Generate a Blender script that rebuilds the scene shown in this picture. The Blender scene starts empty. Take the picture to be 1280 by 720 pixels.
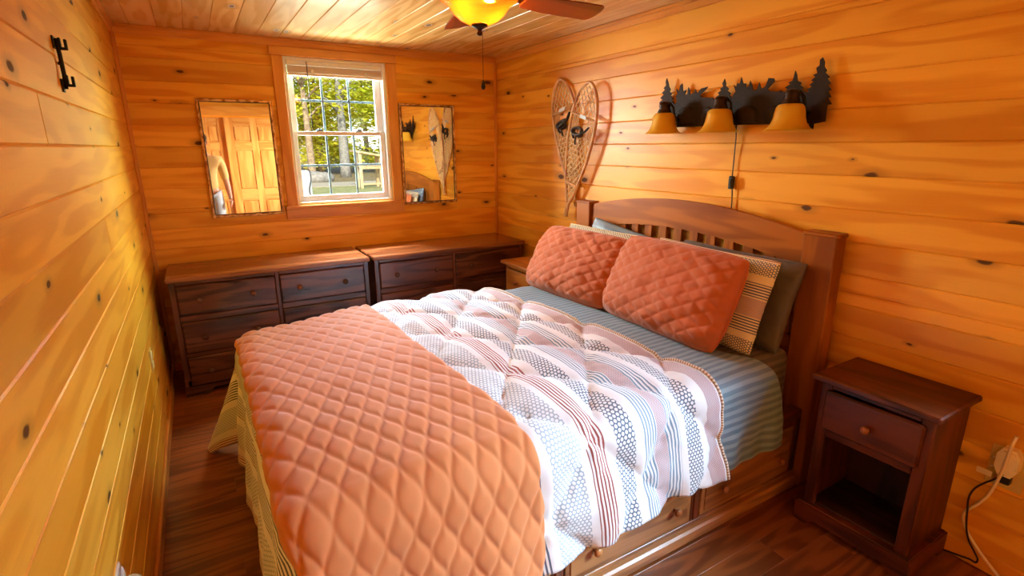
import bpy, math, random
from mathutils import Vector, Matrix, noise
random.seed(7)
PI = math.pi
sc = bpy.context.scene
COL = sc.collection

# ------------------------------------------------------------------ room
XL, XR, YB, YR, H = -0.329, 2.369, 4.273, -1.05, 2.308
PITCH = 0.1368
GROOVE0 = 2.1255            # height of the topmost board joint

CAMH = 1.57
F_, PITCH_, YAW_, ROLL_ = 654.988, 0.264437, 0.533441, -0.0051848
def trace(px, py, xp):
    """real place on the wall plane x = xp of a point measured in the photograph"""
    fw = Vector((math.sin(YAW_) * math.cos(PITCH_), math.cos(YAW_) * math.cos(PITCH_), -math.sin(PITCH_)))
    rt = Vector((math.cos(YAW_), -math.sin(YAW_), 0)); up = rt.cross(fw)
    r2 = rt * math.cos(ROLL_) + up * math.sin(ROLL_); u2 = r2.cross(fw)
    d = fw + r2 * ((px - 640) / F_) + u2 * ((360 - py) / F_)
    t = xp / d.x
    return d.y * t, CAMH + d.z * t

# ------------------------------------------------------------------ material helpers
def newmat(name):
    m = bpy.data.materials.new(name); m.use_nodes = True
    nt = m.node_tree; nt.nodes.clear()
    out = nt.nodes.new('ShaderNodeOutputMaterial')
    return m, nt, out

def put(nt, sock, v):
    if v is None: return
    if isinstance(v, bpy.types.NodeSocket): nt.links.new(v, sock)
    else:
        try: sock.default_value = v
        except Exception:
            sock.default_value = (*v, 1.0)

def nd(nt, typ, props=None, **ins):
    n = nt.nodes.new('ShaderNode' + typ)
    for k, v in (props or {}).items(): setattr(n, k, v)
    for k, v in ins.items():
        key = int(k[1:]) if k[0] == 'i' and k[1:].isdigit() else k.replace('_', ' ')
        put(nt, n.inputs[key], v)
    return n

def mth(nt, op, a, b=0.0, c=None):
    n = nd(nt, 'Math', {'operation': op}, i0=a, i1=b)
    if c is not None: put(nt, n.inputs[2], c)
    return n.outputs[0]

def vmul(nt, v, s):
    return nd(nt, 'VectorMath', {'operation': 'MULTIPLY'}, i0=v, i1=s).outputs[0]

def mixc(nt, f, a, b, blend='MIX'):
    n = nt.nodes.new('ShaderNodeMix'); n.data_type = 'RGBA'; n.blend_type = blend
    put(nt, n.inputs[0], f); put(nt, n.inputs[6], a if isinstance(a, bpy.types.NodeSocket) else (*a[:3], 1))
    put(nt, n.inputs[7], b if isinstance(b, bpy.types.NodeSocket) else (*b[:3], 1))
    return n.outputs[2]

def smooth(nt, v, lo, hi):
    n = nt.nodes.new('ShaderNodeMapRange'); n.interpolation_type = 'SMOOTHSTEP'
    put(nt, n.inputs[0], v); n.inputs[1].default_value = lo; n.inputs[2].default_value = hi
    return n.outputs[0]

def srgb(r, g, b):
    f = lambda c: (c / 255 / 12.92) if c / 255 <= 0.04045 else ((c / 255 + 0.055) / 1.055) ** 2.4
    return (f(r), f(g), f(b))

def plain(name, col, rough=0.5, metal=0.0, spec=0.5, coat=0.0, bump=0.0, bscale=60, var=0.06):
    m, nt, out = newmat(name)
    tc = nd(nt, 'TexCoord')
    n1 = nd(nt, 'TexNoise', Vector=tc.outputs['Object'], Scale=bscale, Detail=3.0)
    c = mixc(nt, n1.outputs[0], [x * (1 - var) for x in col], [min(1, x * (1 + var)) for x in col])
    p = nd(nt, 'BsdfPrincipled', Base_Color=c, Roughness=rough, Metallic=metal)
    p.inputs['Specular IOR Level'].default_value = spec
    p.inputs['Coat Weight'].default_value = coat
    if bump:
        b = nd(nt, 'Bump', Height=n1.outputs[0], Strength=bump, Distance=0.01)
        nt.links.new(b.outputs[0], p.inputs['Normal'])
    nt.links.new(p.outputs[0], out.inputs[0])
    return m

def wood(name, light, dark, rough=0.33, knots=0.0, rings=16.0, var=0.3, fine=0.35, coat=0.0, spec=0.5, red=None, ksize=1.0, bump=0.08, cath=1.0):
    """light/dark: grain colours; the 'gco' attribute runs along the grain, 'rnd' is one number per board"""
    m, nt, out = newmat(name)
    g = nd(nt, 'Attribute', {'attribute_name': 'gco'}).outputs['Vector']
    r = nd(nt, 'Attribute', {'attribute_name': 'rnd'}).outputs['Fac']
    n1 = nd(nt, 'TexNoise', Vector=vmul(nt, g, (0.9 * cath, 7.0, 7.0)), Scale=1.0, Detail=2.0, Roughness=0.45).outputs[0]
    sx = nd(nt, 'SeparateXYZ', Vector=g)
    ring = mth(nt, 'SINE', mth(nt, 'MULTIPLY', n1, rings * PI))
    ring = smooth(nt, ring, -1.0, 0.75)
    n2 = nd(nt, 'TexNoise', Vector=vmul(nt, g, (6.0, 190.0, 190.0)), Scale=1.0, Detail=2.0).outputs[0]
    n3 = nd(nt, 'TexNoise', Vector=vmul(nt, g, (0.7, 5.0, 5.0)), Scale=1.3, Detail=1.0).outputs[0]
    f = mth(nt, 'ADD', mth(nt, 'MULTIPLY', ring, 0.62 - fine * 0.5), mth(nt, 'MULTIPLY', n2, fine))
    f = mth(nt, 'ADD', f, mth(nt, 'MULTIPLY', smooth(nt, n3, 0.3, 0.7), 0.38))
    f = smooth(nt, f, 0.1, 1.0)
    c = mixc(nt, f, dark, light)
    r1 = mth(nt, 'FRACT', mth(nt, 'MULTIPLY', r, 13.73))
    r2 = mth(nt, 'FRACT', mth(nt, 'MULTIPLY', r, 5.31))
    if red:
        c = mixc(nt, mth(nt, 'MULTIPLY', r2, 0.55), c, red, 'MULTIPLY')
    br = mth(nt, 'ADD', 1.0 - var * 0.55, mth(nt, 'MULTIPLY', r1, var))
    hsv = nd(nt, 'HueSaturation', Value=br, Color=c)
    c = hsv.outputs[0]
    if knots > 0:
        wob = nd(nt, 'TexNoise', Vector=vmul(nt, g, (22.0, 30.0, 0.0)), Scale=1.0, Detail=1.0).outputs[0]
        vo = nd(nt, 'TexVoronoi', {'voronoi_dimensions': '2D', 'feature': 'F1'}, Vector=vmul(nt, g, (2.3, 5.0, 0.0)), Scale=1.0, Randomness=0.9)
        cs = nd(nt, 'SeparateColor', Color=vo.outputs['Color'])
        on = mth(nt, 'LESS_THAN', cs.outputs[0], knots)
        d = mth(nt, 'ADD', vo.outputs['Distance'], mth(nt, 'MULTIPLY', mth(nt, 'SUBTRACT', wob, 0.5), 0.05))
        size = mth(nt, 'ADD', 0.45, mth(nt, 'MULTIPLY', mth(nt, 'POWER', cs.outputs[1], 2.0), 1.15))
        d = mth(nt, 'DIVIDE', d, mth(nt, 'MULTIPLY', size, ksize))
        core = mth(nt, 'MULTIPLY', on, mth(nt, 'SUBTRACT', 1.0, smooth(nt, d, 0.035, 0.065)))
        halo = mth(nt, 'MULTIPLY', on, mth(nt, 'SUBTRACT', 1.0, smooth(nt, d, 0.05, 0.17)))
        c = mixc(nt, mth(nt, 'MULTIPLY', halo, 0.5), c, [x * 0.5 for x in dark])
        inner = mixc(nt, wob, (0.03, 0.010, 0.003), (0.10, 0.035, 0.010))
        c = mixc(nt, mth(nt, 'MULTIPLY', core, 0.92), c, inner)
    rr = rough if knots <= 0 else mth(nt, 'ADD', rough, mth(nt, 'MULTIPLY', core, .4))
    p = nd(nt, 'BsdfPrincipled', Base_Color=c, Roughness=rr)
    p.inputs['Specular IOR Level'].default_value = spec
    p.inputs['Coat Weight'].default_value = coat
    p.inputs['Coat Roughness'].default_value = 0.2
    if bump:
        b = nd(nt, 'Bump', Height=mth(nt, 'ADD', n2, mth(nt, 'MULTIPLY', n3, 1.5)), Strength=bump, Distance=0.004)
        nt.links.new(b.outputs[0], p.inputs['Normal'])
    nt.links.new(p.outputs[0], out.inputs[0])
    return m

# ------------------------------------------------------------------ mesh helpers
class MB:
    def __init__(s):
        s.V = []; s.F = []; s.G = []; s.R = []; s.S = []; s.M = []; s.UV = []
    def add(s, verts, faces, grain='x', rnd=None, smooth=False, mat=0, xf=None, uv=None):
        o = len(s.V); r = random.random() if rnd is None else rnd
        for i, v in enumerate(verts):
            v = Vector(v)
            a, b, c = {'x': (v.x, v.y, v.z), 'y': (v.y, v.z, v.x), 'z': (v.z, v.y, v.x), 'xz': (v.x, v.z, v.y), 'yx': (v.y, v.x, v.z), 'zx': (v.z, v.x, v.y)}[grain]
            s.G.append((a + r * 37.0, b + r * 17.3, c + r * 5.7)); s.R.append(r)
            s.UV.append(uv[i] if uv else (0, 0))
            s.V.append((xf @ v) if xf else v)
        for f in faces:
            s.F.append([o + i for i in f]); s.S.append(smooth); s.M.append(mat)
        return s
    def box(s, x0, x1, y0, y1, z0, z1, ch=0.003, grain='x', **k):
        c = Vector(((x0 + x1) / 2, (y0 + y1) / 2, (z0 + z1) / 2)); h = Vector((abs(x1 - x0) / 2, abs(y1 - y0) / 2, abs(z1 - z0) / 2))
        ch = min(ch, 0.45 * min(h)); V = []; idx = {}
        for sx in (-1, 1):
            for sy in (-1, 1):
                for sz in (-1, 1):
                    for a in range(3):
                        sg = (sx, sy, sz); p = [c[i] + sg[i] * (h[i] if i == a else h[i] - ch) for i in range(3)]
                        idx[(sx, sy, sz, a)] = len(V); V.append(Vector(p))
        F = []
        def face(l):
            n = (V[l[1]] - V[l[0]]).cross(V[l[2]] - V[l[0]]); m = sum((V[i] for i in l), Vector()) / len(l) - c
            F.append(l if n.dot(m) > 0 else l[::-1])
        for a in range(3):
            b, d = [i for i in range(3) if i != a]
            for sg in (-1, 1):
                q = []
                for (u, v) in ((-1, -1), (1, -1), (1, 1), (-1, 1)):
                    t = [0, 0, 0]; t[a] = sg; t[b] = u; t[d] = v; q.append(idx[(*t, a)])
                face(q)
            for u in (-1, 1):
                for v in (-1, 1):
                    q = []
                    for (sg, ax) in ((-1, b), (1, b), (1, d), (-1, d)):
                        t = [0, 0, 0]; t[a] = sg; t[b] = u; t[d] = v; q.append(idx[(*t, ax)])
                    face(q)
        for sx in (-1, 1):
            for sy in (-1, 1):
                for sz in (-1, 1): face([idx[(sx, sy, sz, a)] for a in range(3)])
        return s.add(V, F, grain, **k)
    def lathe(s, prof, o=(0, 0, 0), axis='z', n=24, grain='z', sm=True, **k):
        V = []; F = []; m = len(prof)
        for i in range(n):
            a = 2 * PI * i / n
            for (r, z) in prof:
                p = (r * math.cos(a), r * math.sin(a), z)
                if axis == 'y': p = (p[0], -p[2], p[1])      # +z of the profile points to -y
                if axis == '-x': p = (-p[2], p[0], p[1])
                if axis == 'x': p = (p[2], p[0], p[1])
                V.append(Vector(p) + Vector(o))
        for i in range(n):
            for j in range(m - 1):
                a, b = i * m + j, ((i + 1) % n) * m + j
                F.append([a, b, b + 1, a + 1])
        if axis == '-x' : F = [f[::-1] for f in F]
        return s.add(V, F, grain, smooth=sm, **k)
    def tube(s, pts, r, n=8, closed=False, grain='x', flat=1.0, **k):
        P = [Vector(p) for p in pts]; m = len(P); V = []; F = []
        up = Vector((0.13, 0.31, 0.94)); prev = None
        for i in range(m):
            t = (P[(i + 1) % m] - P[i - 1]) if closed else (P[min(i + 1, m - 1)] - P[max(i - 1, 0)])
            t.normalize()
            if prev is None:
                x = t.cross(up)
                if x.length < .2: x = t.cross(Vector((1, 0, 0)))
            else: x = prev - t * prev.dot(t)
            x.normalize(); prev = x; y = t.cross(x)
            rr = r[i] if isinstance(r, (list, tuple)) else r
            for j in range(n):
                a = 2 * PI * j / n; V.append(P[i] + (x * math.cos(a) + y * math.sin(a) * flat) * rr)
        for i in range(m if closed else m - 1):
            for j in range(n):
                a = i * n + j; b = i * n + (j + 1) % n; c = ((i + 1) % m) * n + (j + 1) % n; d = ((i + 1) % m) * n + j
                F.append([a, b, c, d])
        if not closed:
            F.append(list(range(n))[::-1]); F.append([(m - 1) * n + j for j in range(n)])
        return s.add(V, F, grain, smooth=True, **k)
    def prism(s, poly, to3, depth, grain='x', **k):
        """poly: list of 2D points; to3(u, v, w) gives the 3D point, w from 0 to depth"""
        n = len(poly); A = sum(poly[i][0] * poly[(i + 1) % n][1] - poly[(i + 1) % n][0] * poly[i][1] for i in range(n))
        if A < 0: poly = poly[::-1]
        V = [Vector(to3(u, v, 0)) for u, v in poly] + [Vector(to3(u, v, depth)) for u, v in poly]
        F = [list(range(n))[::-1], [n + i for i in range(n)]] + [[i, (i + 1) % n, n + (i + 1) % n, n + i] for i in range(n)]
        e = (Vector(to3(1, 0, 0)) - Vector(to3(0, 0, 0))).cross(Vector(to3(0, 1, 0)) - Vector(to3(0, 0, 0))).dot(Vector(to3(0, 0, 1)) - Vector(to3(0, 0, 0)))
        if e * depth < 0: F = [f[::-1] for f in F]
        return s.add(V, F, grain, **k)
    def ball(s, c, r, nu=14, nv=9, sc3=(1, 1, 1), **k):
        V = []; F = []
        for i in range(nv + 1):
            t = PI * i / nv
            for j in range(nu):
                a = 2 * PI * j / nu
                V.append(Vector((c[0] + r * sc3[0] * math.sin(t) * math.cos(a), c[1] + r * sc3[1] * math.sin(t) * math.sin(a), c[2] + r * sc3[2] * math.cos(t))))
        for i in range(nv):
            for j in range(nu):
                F.append([i * nu + j, (i + 1) * nu + j, (i + 1) * nu + (j + 1) % nu, i * nu + (j + 1) % nu])
        return s.add(V, F, smooth=True, **k)
    def grid(s, nu, nv, fn, uvfn=None, wrap=False, **k):
        V = [fn(i / (nu - 1), j / (nv - 1)) for i in range(nu) for j in range(nv)]
        uv = [uvfn(i / (nu - 1), j / (nv - 1)) for i in range(nu) for j in range(nv)] if uvfn else None
        F = [[i * nv + j, (i + 1) * nv + j, (i + 1) * nv + j + 1, i * nv + j + 1] for i in range(nu - 1) for j in range(nv - 1)]
        return s.add(V, F, smooth=True, uv=uv, **k)
    def build(s, name, mats, parent=None, loc=None):
        me = bpy.data.meshes.new(name)
        me.from_pydata([tuple(v) for v in s.V], [], s.F)
        if not isinstance(mats, (list, tuple)): mats = [mats]
        for m in mats: me.materials.append(m)
        me.polygons.foreach_set('use_smooth', s.S)
        me.polygons.foreach_set('material_index', s.M)
        a = me.attributes.new('gco', 'FLOAT_VECTOR', 'POINT'); a.data.foreach_set('vector', [c for g in s.G for c in g])
        a = me.attributes.new('rnd', 'FLOAT', 'POINT'); a.data.foreach_set('value', s.R)
        a = me.attributes.new('cuv', 'FLOAT_VECTOR', 'POINT'); a.data.foreach_set('vector', [c for g in s.UV for c in (g[0], g[1], 0.0)])
        me.update()
        o = bpy.data.objects.new(name, me); COL.objects.link(o)
        if parent is not None:
            o.parent = parent
            def world(q): return (world(q.parent) @ q.matrix_parent_inverse @ q.matrix_basis) if q.parent else q.matrix_basis.copy()
            o.matrix_parent_inverse = world(parent).inverted()
        if loc is not None:      # move the origin to loc
            me.transform(Matrix.Translation(-Vector(loc))); o.location = loc
        return o

def empty(name, loc, label=None, cat=None, group=None, kind=None, rz=0.0):
    o = bpy.data.objects.new(name, None); COL.objects.link(o); o.location = loc; o.rotation_euler = (0, 0, rz)
    o.empty_display_size = 0.1
    return tag(o, label, cat, group, kind)

def tag(o, label=None, cat=None, group=None, kind=None):
    if label: o['label'] = label
    if cat: o['category'] = cat
    if group: o['group'] = group
    if kind: o['kind'] = kind
    return o

def children(o): return [c for c in bpy.data.objects if c.parent == o]
def copy_tree(o, parent=None):
    kids = children(o)
    c = o.copy(); COL.objects.link(c)
    if parent is not None: c.parent = parent
    for k in kids: copy_tree(k, c)
    return c

# ------------------------------------------------------------------ materials
M = {}
M['pine'] = wood('honey_pine', srgb(238, 178, 64), srgb(216, 144, 38), rough=0.36, knots=0.55, rings=9, var=0.24, fine=0.3, red=(1.0, 0.88, 0.6), spec=0.28)
M['ceil'] = wood('ceiling_pine', srgb(226, 184, 118), srgb(200, 150, 82), rough=0.26, knots=0.5, rings=11, var=0.26, fine=0.3, red=(1.0, 0.86, 0.7), spec=0.6)
M['trim'] = wood('pine_trim', srgb(222, 154, 62), srgb(200, 126, 44), rough=0.34, rings=9, var=0.12, fine=0.35, spec=0.5)
M['door'] = wood('door_pine', srgb(222, 160, 82), srgb(196, 124, 52), rough=0.3, rings=9, var=0.12, fine=0.35, spec=0.5)
M['floor'] = wood('oak_floor', srgb(156, 92, 46), srgb(108, 58, 27), rough=0.3, rings=15, var=0.3, fine=0.32, spec=0.45, bump=0.04)
M['dark'] = wood('dark_walnut_stain', srgb(108, 58, 38), srgb(54, 25, 17), rough=0.24, rings=13, var=0.16, fine=0.4, spec=0.7)
M['dtop'] = wood('dresser_top_lit_stain', srgb(156, 96, 54), srgb(106, 58, 32), rough=0.24, rings=9, var=0.1, fine=0.4, spec=0.6)  # dark stain painted lighter, standing in for window sheen and wear on top
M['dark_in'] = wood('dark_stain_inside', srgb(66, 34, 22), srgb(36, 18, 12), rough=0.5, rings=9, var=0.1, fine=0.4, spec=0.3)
M['stand'] = wood('cherry_stain', srgb(104, 50, 26), srgb(48, 20, 10), rough=0.36, rings=13, var=0.16, fine=0.4, spec=0.3)
M['head'] = wood('headboard_stain', srgb(176, 104, 32), srgb(132, 70, 18), rough=0.38, rings=9, var=0.14, fine=0.35, spec=0.25)
M['bedd'] = wood('bed_drawer_stain', srgb(180, 122, 70), srgb(128, 78, 40), rough=0.32, rings=12, var=0.2, fine=0.35, spec=0.45)
M['bedk'] = wood('bed_stile_stain', srgb(112, 58, 30), srgb(74, 34, 18), rough=0.34, rings=9, var=0.14, fine=0.35)
M['knob'] = wood('turned_knob_wood', srgb(190, 122, 70), srgb(140, 78, 40), rough=0.3, rings=6, var=0.1, fine=0.3)
M['dknob'] = wood('dark_knob_wood', srgb(104, 58, 38), srgb(66, 34, 22), rough=0.25, rings=6, var=0.1, fine=0.3, spec=0.7)
M['farp'] = wood('light_nightstand_pine', srgb(206, 140, 62), srgb(164, 100, 40), rough=0.32, rings=9, var=0.12, fine=0.35)
M['blade'] = wood('fan_blade_wood', srgb(168, 84, 40), srgb(120, 54, 24), rough=0.35, rings=8, var=0.1, fine=0.35)
M['bronze'] = plain('oiled_bronze', srgb(52, 34, 24), 0.38, 0.7, bump=0.05)
M['iron'] = plain('black_iron', srgb(24, 22, 22), 0.45, 0.6, bump=0.1, bscale=120)
M['plate'] = plain('rusty_black_metal', srgb(40, 30, 26), 0.65, 0.15, spec=.25, bump=0.25, bscale=90, var=0.3)
M['vinyl'] = plain('white_vinyl', srgb(232, 234, 236), 0.35, spec=0.5, var=0.02)
M['grille'] = plain('window_grille', srgb(104, 130, 142), 0.4, var=0.03)
M['slat'] = plain('blind_slat', srgb(226, 210, 194), 0.4, var=0.04)
M['clear'] = plain('clear_plastic', srgb(225, 225, 220), 0.15, spec=0.8, var=0.02)
M['cordb'] = plain('brown_cord', srgb(44, 28, 20), 0.45)
M['cordw'] = plain('cream_cord', srgb(236, 214, 170), 0.4)
M['outlet'] = plain('ivory_plate', srgb(208, 178, 96), 0.35)
M['plug'] = plain('cream_plug', srgb(238, 224, 180), 0.4)
M['blk'] = plain('black_plastic', srgb(22, 20, 20), 0.4)
M['white'] = plain('white_plastic', srgb(224, 232, 238), 0.25, spec=0.6, var=0.02)
M['label'] = plain('paper_tag', srgb(226, 204, 156), 0.5)
M['rattan'] = wood('snowshoe_ash', srgb(216, 172, 112), srgb(176, 124, 72), rough=0.4, rings=6, var=0.1)
M['lace'] = plain('rawhide_lacing', srgb(222, 194, 138), 0.5, var=0.2, bscale=40)
M['leather'] = plain('dark_leather', srgb(38, 27, 24), 0.45, bump=0.2)
M['silver'] = plain('silver_tag', srgb(176, 176, 170), 0.5, 0.1)

def gold_frame():
    m, nt, out = newmat('ornate_gilt_frame')
    g = nd(nt, 'Attribute', {'attribute_name': 'gco'}).outputs['Vector']
    n = nd(nt, 'TexNoise', Vector=vmul(nt, g, (28.0, 60.0, 60.0)), Scale=1.0, Detail=4.0)
    c = mixc(nt, smooth(nt, n.outputs[0], 0.35, 0.65), srgb(150, 100, 56), srgb(232, 192, 134))
    p = nd(nt, 'BsdfPrincipled', Base_Color=c, Roughness=0.25, Metallic=0.3)
    b = nd(nt, 'Bump', Height=n.outputs[0], Strength=0.4, Distance=0.004)
    nt.links.new(b.outputs[0], p.inputs['Normal']); nt.links.new(p.outputs[0], out.inputs[0]); return m
M['gilt'] = gold_frame()

def mirror_mat():
    m, nt, out = newmat('mirror_silver')
    p = nd(nt, 'BsdfPrincipled', Base_Color=(0.90, 0.90, 0.88, 1), Roughness=0.015, Metallic=1.0)
    nt.links.new(p.outputs[0], out.inputs[0]); return m
M['mirror'] = mirror_mat()

def glass_mat():
    m, nt, out = newmat('window_glass')
    lw = nd(nt, 'LayerWeight', Blend=.5)
    f = mth(nt, 'ADD', .025, mth(nt, 'MULTIPLY', mth(nt, 'POWER', lw.outputs['Facing'], 5.0), .6))
    t = nd(nt, 'BsdfTransparent', Color=(0.97, 0.985, 0.98, 1)); g = nd(nt, 'BsdfGlossy', Color=(1, 1, 1, 1), Roughness=0.02)
    x = nd(nt, 'MixShader', i0=f, i1=t.outputs[0], i2=g.outputs[0])
    nt.links.new(x.outputs[0], out.inputs[0]); return m
M['glass'] = glass_mat()

def lamp_glass(name, col, trans, emit, rough=0.35, clear=0.0):
    m, nt, out = newmat(name)
    tc = nd(nt, 'TexCoord')
    n = nd(nt, 'TexNoise', Vector=tc.outputs['Object'], Scale=9.0, Detail=3.0)
    c = mixc(nt, smooth(nt, n.outputs[0], 0.3, 0.7), [x * y for x, y in zip(col, (0.92, 0.8, 0.6))], col)
    p = nd(nt, 'BsdfPrincipled', Base_Color=c, Roughness=rough)
    t = nd(nt, 'BsdfTranslucent', Color=c)
    x = nd(nt, 'MixShader', i0=trans, i1=p.outputs[0], i2=t.outputs[0])
    if clear:
        q = nd(nt, 'BsdfTransparent', Color=(1.0, .72, .26, 1))
        x = nd(nt, 'MixShader', i0=clear, i1=x.outputs[0], i2=q.outputs[0])
    if emit:
        e = nd(nt, 'Emission', Color=c, Strength=emit)
        a = nd(nt, 'AddShader', i0=x.outputs[0], i1=e.outputs[0]); nt.links.new(a.outputs[0], out.inputs[0])
    else: nt.links.new(x.outputs[0], out.inputs[0])
    return m
M['bowl'] = lamp_glass('lit_amber_bowl', (0.30, 0.10, 0.015), 0.3, 0.12, clear=.6)
M['shade'] = lamp_glass('amber_bell_glass', srgb(240, 206, 66), 0.35, 0.0)

# ------------------------------------------------------------------ fabrics
def fabric(name, col, col2=None, stripes=None, rough=0.85, sheen=0.25, weave=900):
    """stripes: (axis, period in m, contrast colour, duty)"""
    m, nt, out = newmat(name)
    uv = nd(nt, 'Attribute', {'attribute_name': 'cuv'}).outputs['Vector']
    n = nd(nt, 'TexNoise', Vector=uv, Scale=14.0, Detail=3.0).outputs[0]
    c = mixc(nt, n, [x * 0.9 for x in col], [min(1, x * 1.08) for x in col])
    if stripes:
        ax, per, c2, duty = stripes
        s = nd(nt, 'SeparateXYZ', Vector=uv).outputs[ax]
        k = mth(nt, 'SINE', mth(nt, 'MULTIPLY', s, 2 * PI / per))
        c = mixc(nt, smooth(nt, k, duty - 0.25, duty + 0.25), c, c2)
    p = nd(nt, 'BsdfPrincipled', Base_Color=c, Roughness=rough)
    p.inputs['Sheen Weight'].default_value = sheen; p.inputs['Sheen Roughness'].default_value = 0.4
    w = nd(nt, 'TexNoise', Vector=uv, Scale=weave, Detail=1.0).outputs[0]
    b = nd(nt, 'Bump', Height=w, Strength=0.12, Distance=0.002)
    nt.links.new(b.outputs[0], p.inputs['Normal']); nt.links.new(p.outputs[0], out.inputs[0]); return m

M['orange'] = fabric('terracotta_quilt_cotton', srgb(200, 122, 70))
M['orange2'] = fabric('rust_quilt_cotton', srgb(188, 98, 50))
M['sheet'] = fabric('blue_grey_satin_stripe', srgb(108, 132, 146), stripes=(1, 0.036, srgb(142, 164, 174), 0.0), rough=0.5, sheen=0.15)
M['fitted'] = fabric('taupe_satin_stripe', srgb(92, 84, 72), stripes=(1, 0.036, srgb(124, 112, 94), 0.0), rough=0.5)
M['pgrey'] = fabric('dark_taupe_pillow', srgb(88, 78, 66), rough=0.5, sheen=0.1)
M['pblue'] = fabric('blue_grey_pillow', srgb(104, 128, 148), stripes=(0, 0.036, srgb(126, 150, 168), 0.0), rough=0.5, sheen=0.1)
M['navy'] = fabric('dark_lining', srgb(70, 74, 84))

# bands of the printed comforter along its length p (metres from the foot): (start, end, kind)
NAVY, RED, GREY, MAUVE = srgb(84, 92, 112), srgb(150, 70, 58), srgb(118, 140, 158), srgb(168, 128, 130)
HEXL, HEXD, TAN = srgb(158, 170, 180), srgb(92, 106, 124), srgb(206, 168, 116)
BANDS = [(-.47, -.40, 'hexd'), (-.37, -.26, 'red'), (-.22, -.10, 'hexl'), (-.06, .04, 'navy'), (.08, .20, 'hexd'), (.25, .33, 'grey'), (.33, .38, 'mauve'), (.38, .46, 'grey'),
         (.50, .60, 'hexd'), (.655, .775, 'navy'), (.815, .945, 'hexl'), (.975, 1.045, 'red'), (1.085, 1.155, 'hexd'), (1.195, 1.262, 'grey'),
         (1.262, 1.315, 'mauve'), (1.315, 1.375, 'grey'), (1.405, 1.475, 'hexd'), (1.525, 1.585, 'mauve'), (1.605, 1.625, 'tan')]
def printed(name, base, P0=-0.6, P1=1.8, bands=BANDS, spitch=0.0135, hexs=0.0150):
    m, nt, out = newmat(name)
    uv = nd(nt, 'Attribute', {'attribute_name': 'cuv'}).outputs['Vector']
    s = nd(nt, 'SeparateXYZ', Vector=uv)
    pp = mth(nt, 'DIVIDE', mth(nt, 'SUBTRACT', s.outputs[0], P0), P1 - P0)
    def ramp(sel):
        r = nt.nodes.new('ShaderNodeValToRGB'); r.color_ramp.interpolation = 'CONSTANT'
        el = r.color_ramp.elements
        while len(el) > 1: el.remove(el[0])
        el[0].position = 0; el[0].color = (*base, 0)
        for a, b, k in bands:
            if k in sel:
                e = el.new((a - P0) / (P1 - P0)); e.color = (*sel[k], 1)
                e = el.new((b - P0) / (P1 - P0)); e.color = (*base, 0)
        nt.links.new(pp, r.inputs[0]); return r
    n = nd(nt, 'TexNoise', Vector=uv, Scale=6.0, Detail=2.0).outputs[0]
    c = mixc(nt, n, [x * 0.95 for x in base], base)
    st = ramp({'navy': NAVY, 'red': RED, 'grey': GREY})
    k = smooth(nt, mth(nt, 'SINE', mth(nt, 'MULTIPLY', s.outputs[0], 2 * PI / spitch)), -0.15, 0.25)
    c = mixc(nt, mth(nt, 'MULTIPLY', k, st.outputs[1]), c, st.outputs[0])
    hx = ramp({'hexl': HEXL, 'hexd': HEXD})
    K = 4 * PI / (math.sqrt(3) * hexs)
    acc = None
    for a in (PI / 6, PI / 6 + 2 * PI / 3, PI / 6 + 4 * PI / 3):
        dp = nd(nt, 'VectorMath', {'operation': 'DOT_PRODUCT'}, i0=uv, i1=(K * math.cos(a), K * math.sin(a), 0))
        cs = mth(nt, 'COSINE', dp.outputs['Value'])
        acc = cs if acc is None else mth(nt, 'ADD', acc, cs)
    hexm = mth(nt, 'SUBTRACT', 1.0, smooth(nt, acc, -0.75, -0.1))
    c = mixc(nt, mth(nt, 'MULTIPLY', hexm, hx.outputs[1]), c, hx.outputs[0])
    mv = ramp({'mauve': MAUVE, 'tan': TAN})
    ck = smooth(nt, mth(nt, 'MULTIPLY', mth(nt, 'SINE', mth(nt, 'MULTIPLY', s.outputs[0], 2 * PI / 0.009)), mth(nt, 'SINE', mth(nt, 'MULTIPLY', s.outputs[1], 2 * PI / 0.009))), -0.4, 0.2)
    c = mixc(nt, mth(nt, 'MULTIPLY', mth(nt, 'ADD', 0.45, mth(nt, 'MULTIPLY', ck, 0.4)), mv.outputs[1]), c, mv.outputs[0])
    p = nd(nt, 'BsdfPrincipled', Base_Color=c, Roughness=0.85)
    p.inputs['Sheen Weight'].default_value = 0.2
    w = nd(nt, 'TexNoise', Vector=uv, Scale=800.0, Detail=1.0).outputs[0]
    b = nd(nt, 'Bump', Height=w, Strength=0.1, Distance=0.002)
    nt.links.new(b.outputs[0], p.inputs['Normal']); nt.links.new(p.outputs[0], out.inputs[0]); return m
M['print'] = printed('printed_comforter_cotton', srgb(230, 230, 231))
SB = [(-.24, -.20, 'hexd'), (-.20, -.15, 'hexd'), (-.12, -.055, 'navy'), (-.05, .03, 'mauve'), (.035, .10, 'navy'), (.135, .20, 'hexd'), (.205, .24, 'red')]
M['sham'] = printed('printed_sham_cotton', srgb(236, 220, 168), -0.4, 0.4, SB, 0.012, 0.0115)

# ------------------------------------------------------------------ setting: walls of tongue-and-groove boards
def rects_minus(a0, a1, b0, b1, holes):
    R = [(a0, a1, b0, b1)]
    for (h0, h1, g0, g1) in holes:
        N = []
        for (x0, x1, z0, z1) in R:
            if h1 <= x0 or h0 >= x1 or g1 <= z0 or g0 >= z1: N.append((x0, x1, z0, z1)); continue
            if z0 < g0: N.append((x0, x1, z0, g0))
            if z1 > g1: N.append((x0, x1, g1, z1))
            if x0 < h0: N.append((x0, h0, max(z0, g0), min(z1, g1)))
            if x1 > h1: N.append((h1, x1, max(z0, g0), min(z1, g1)))
        R = N
    return R

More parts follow.
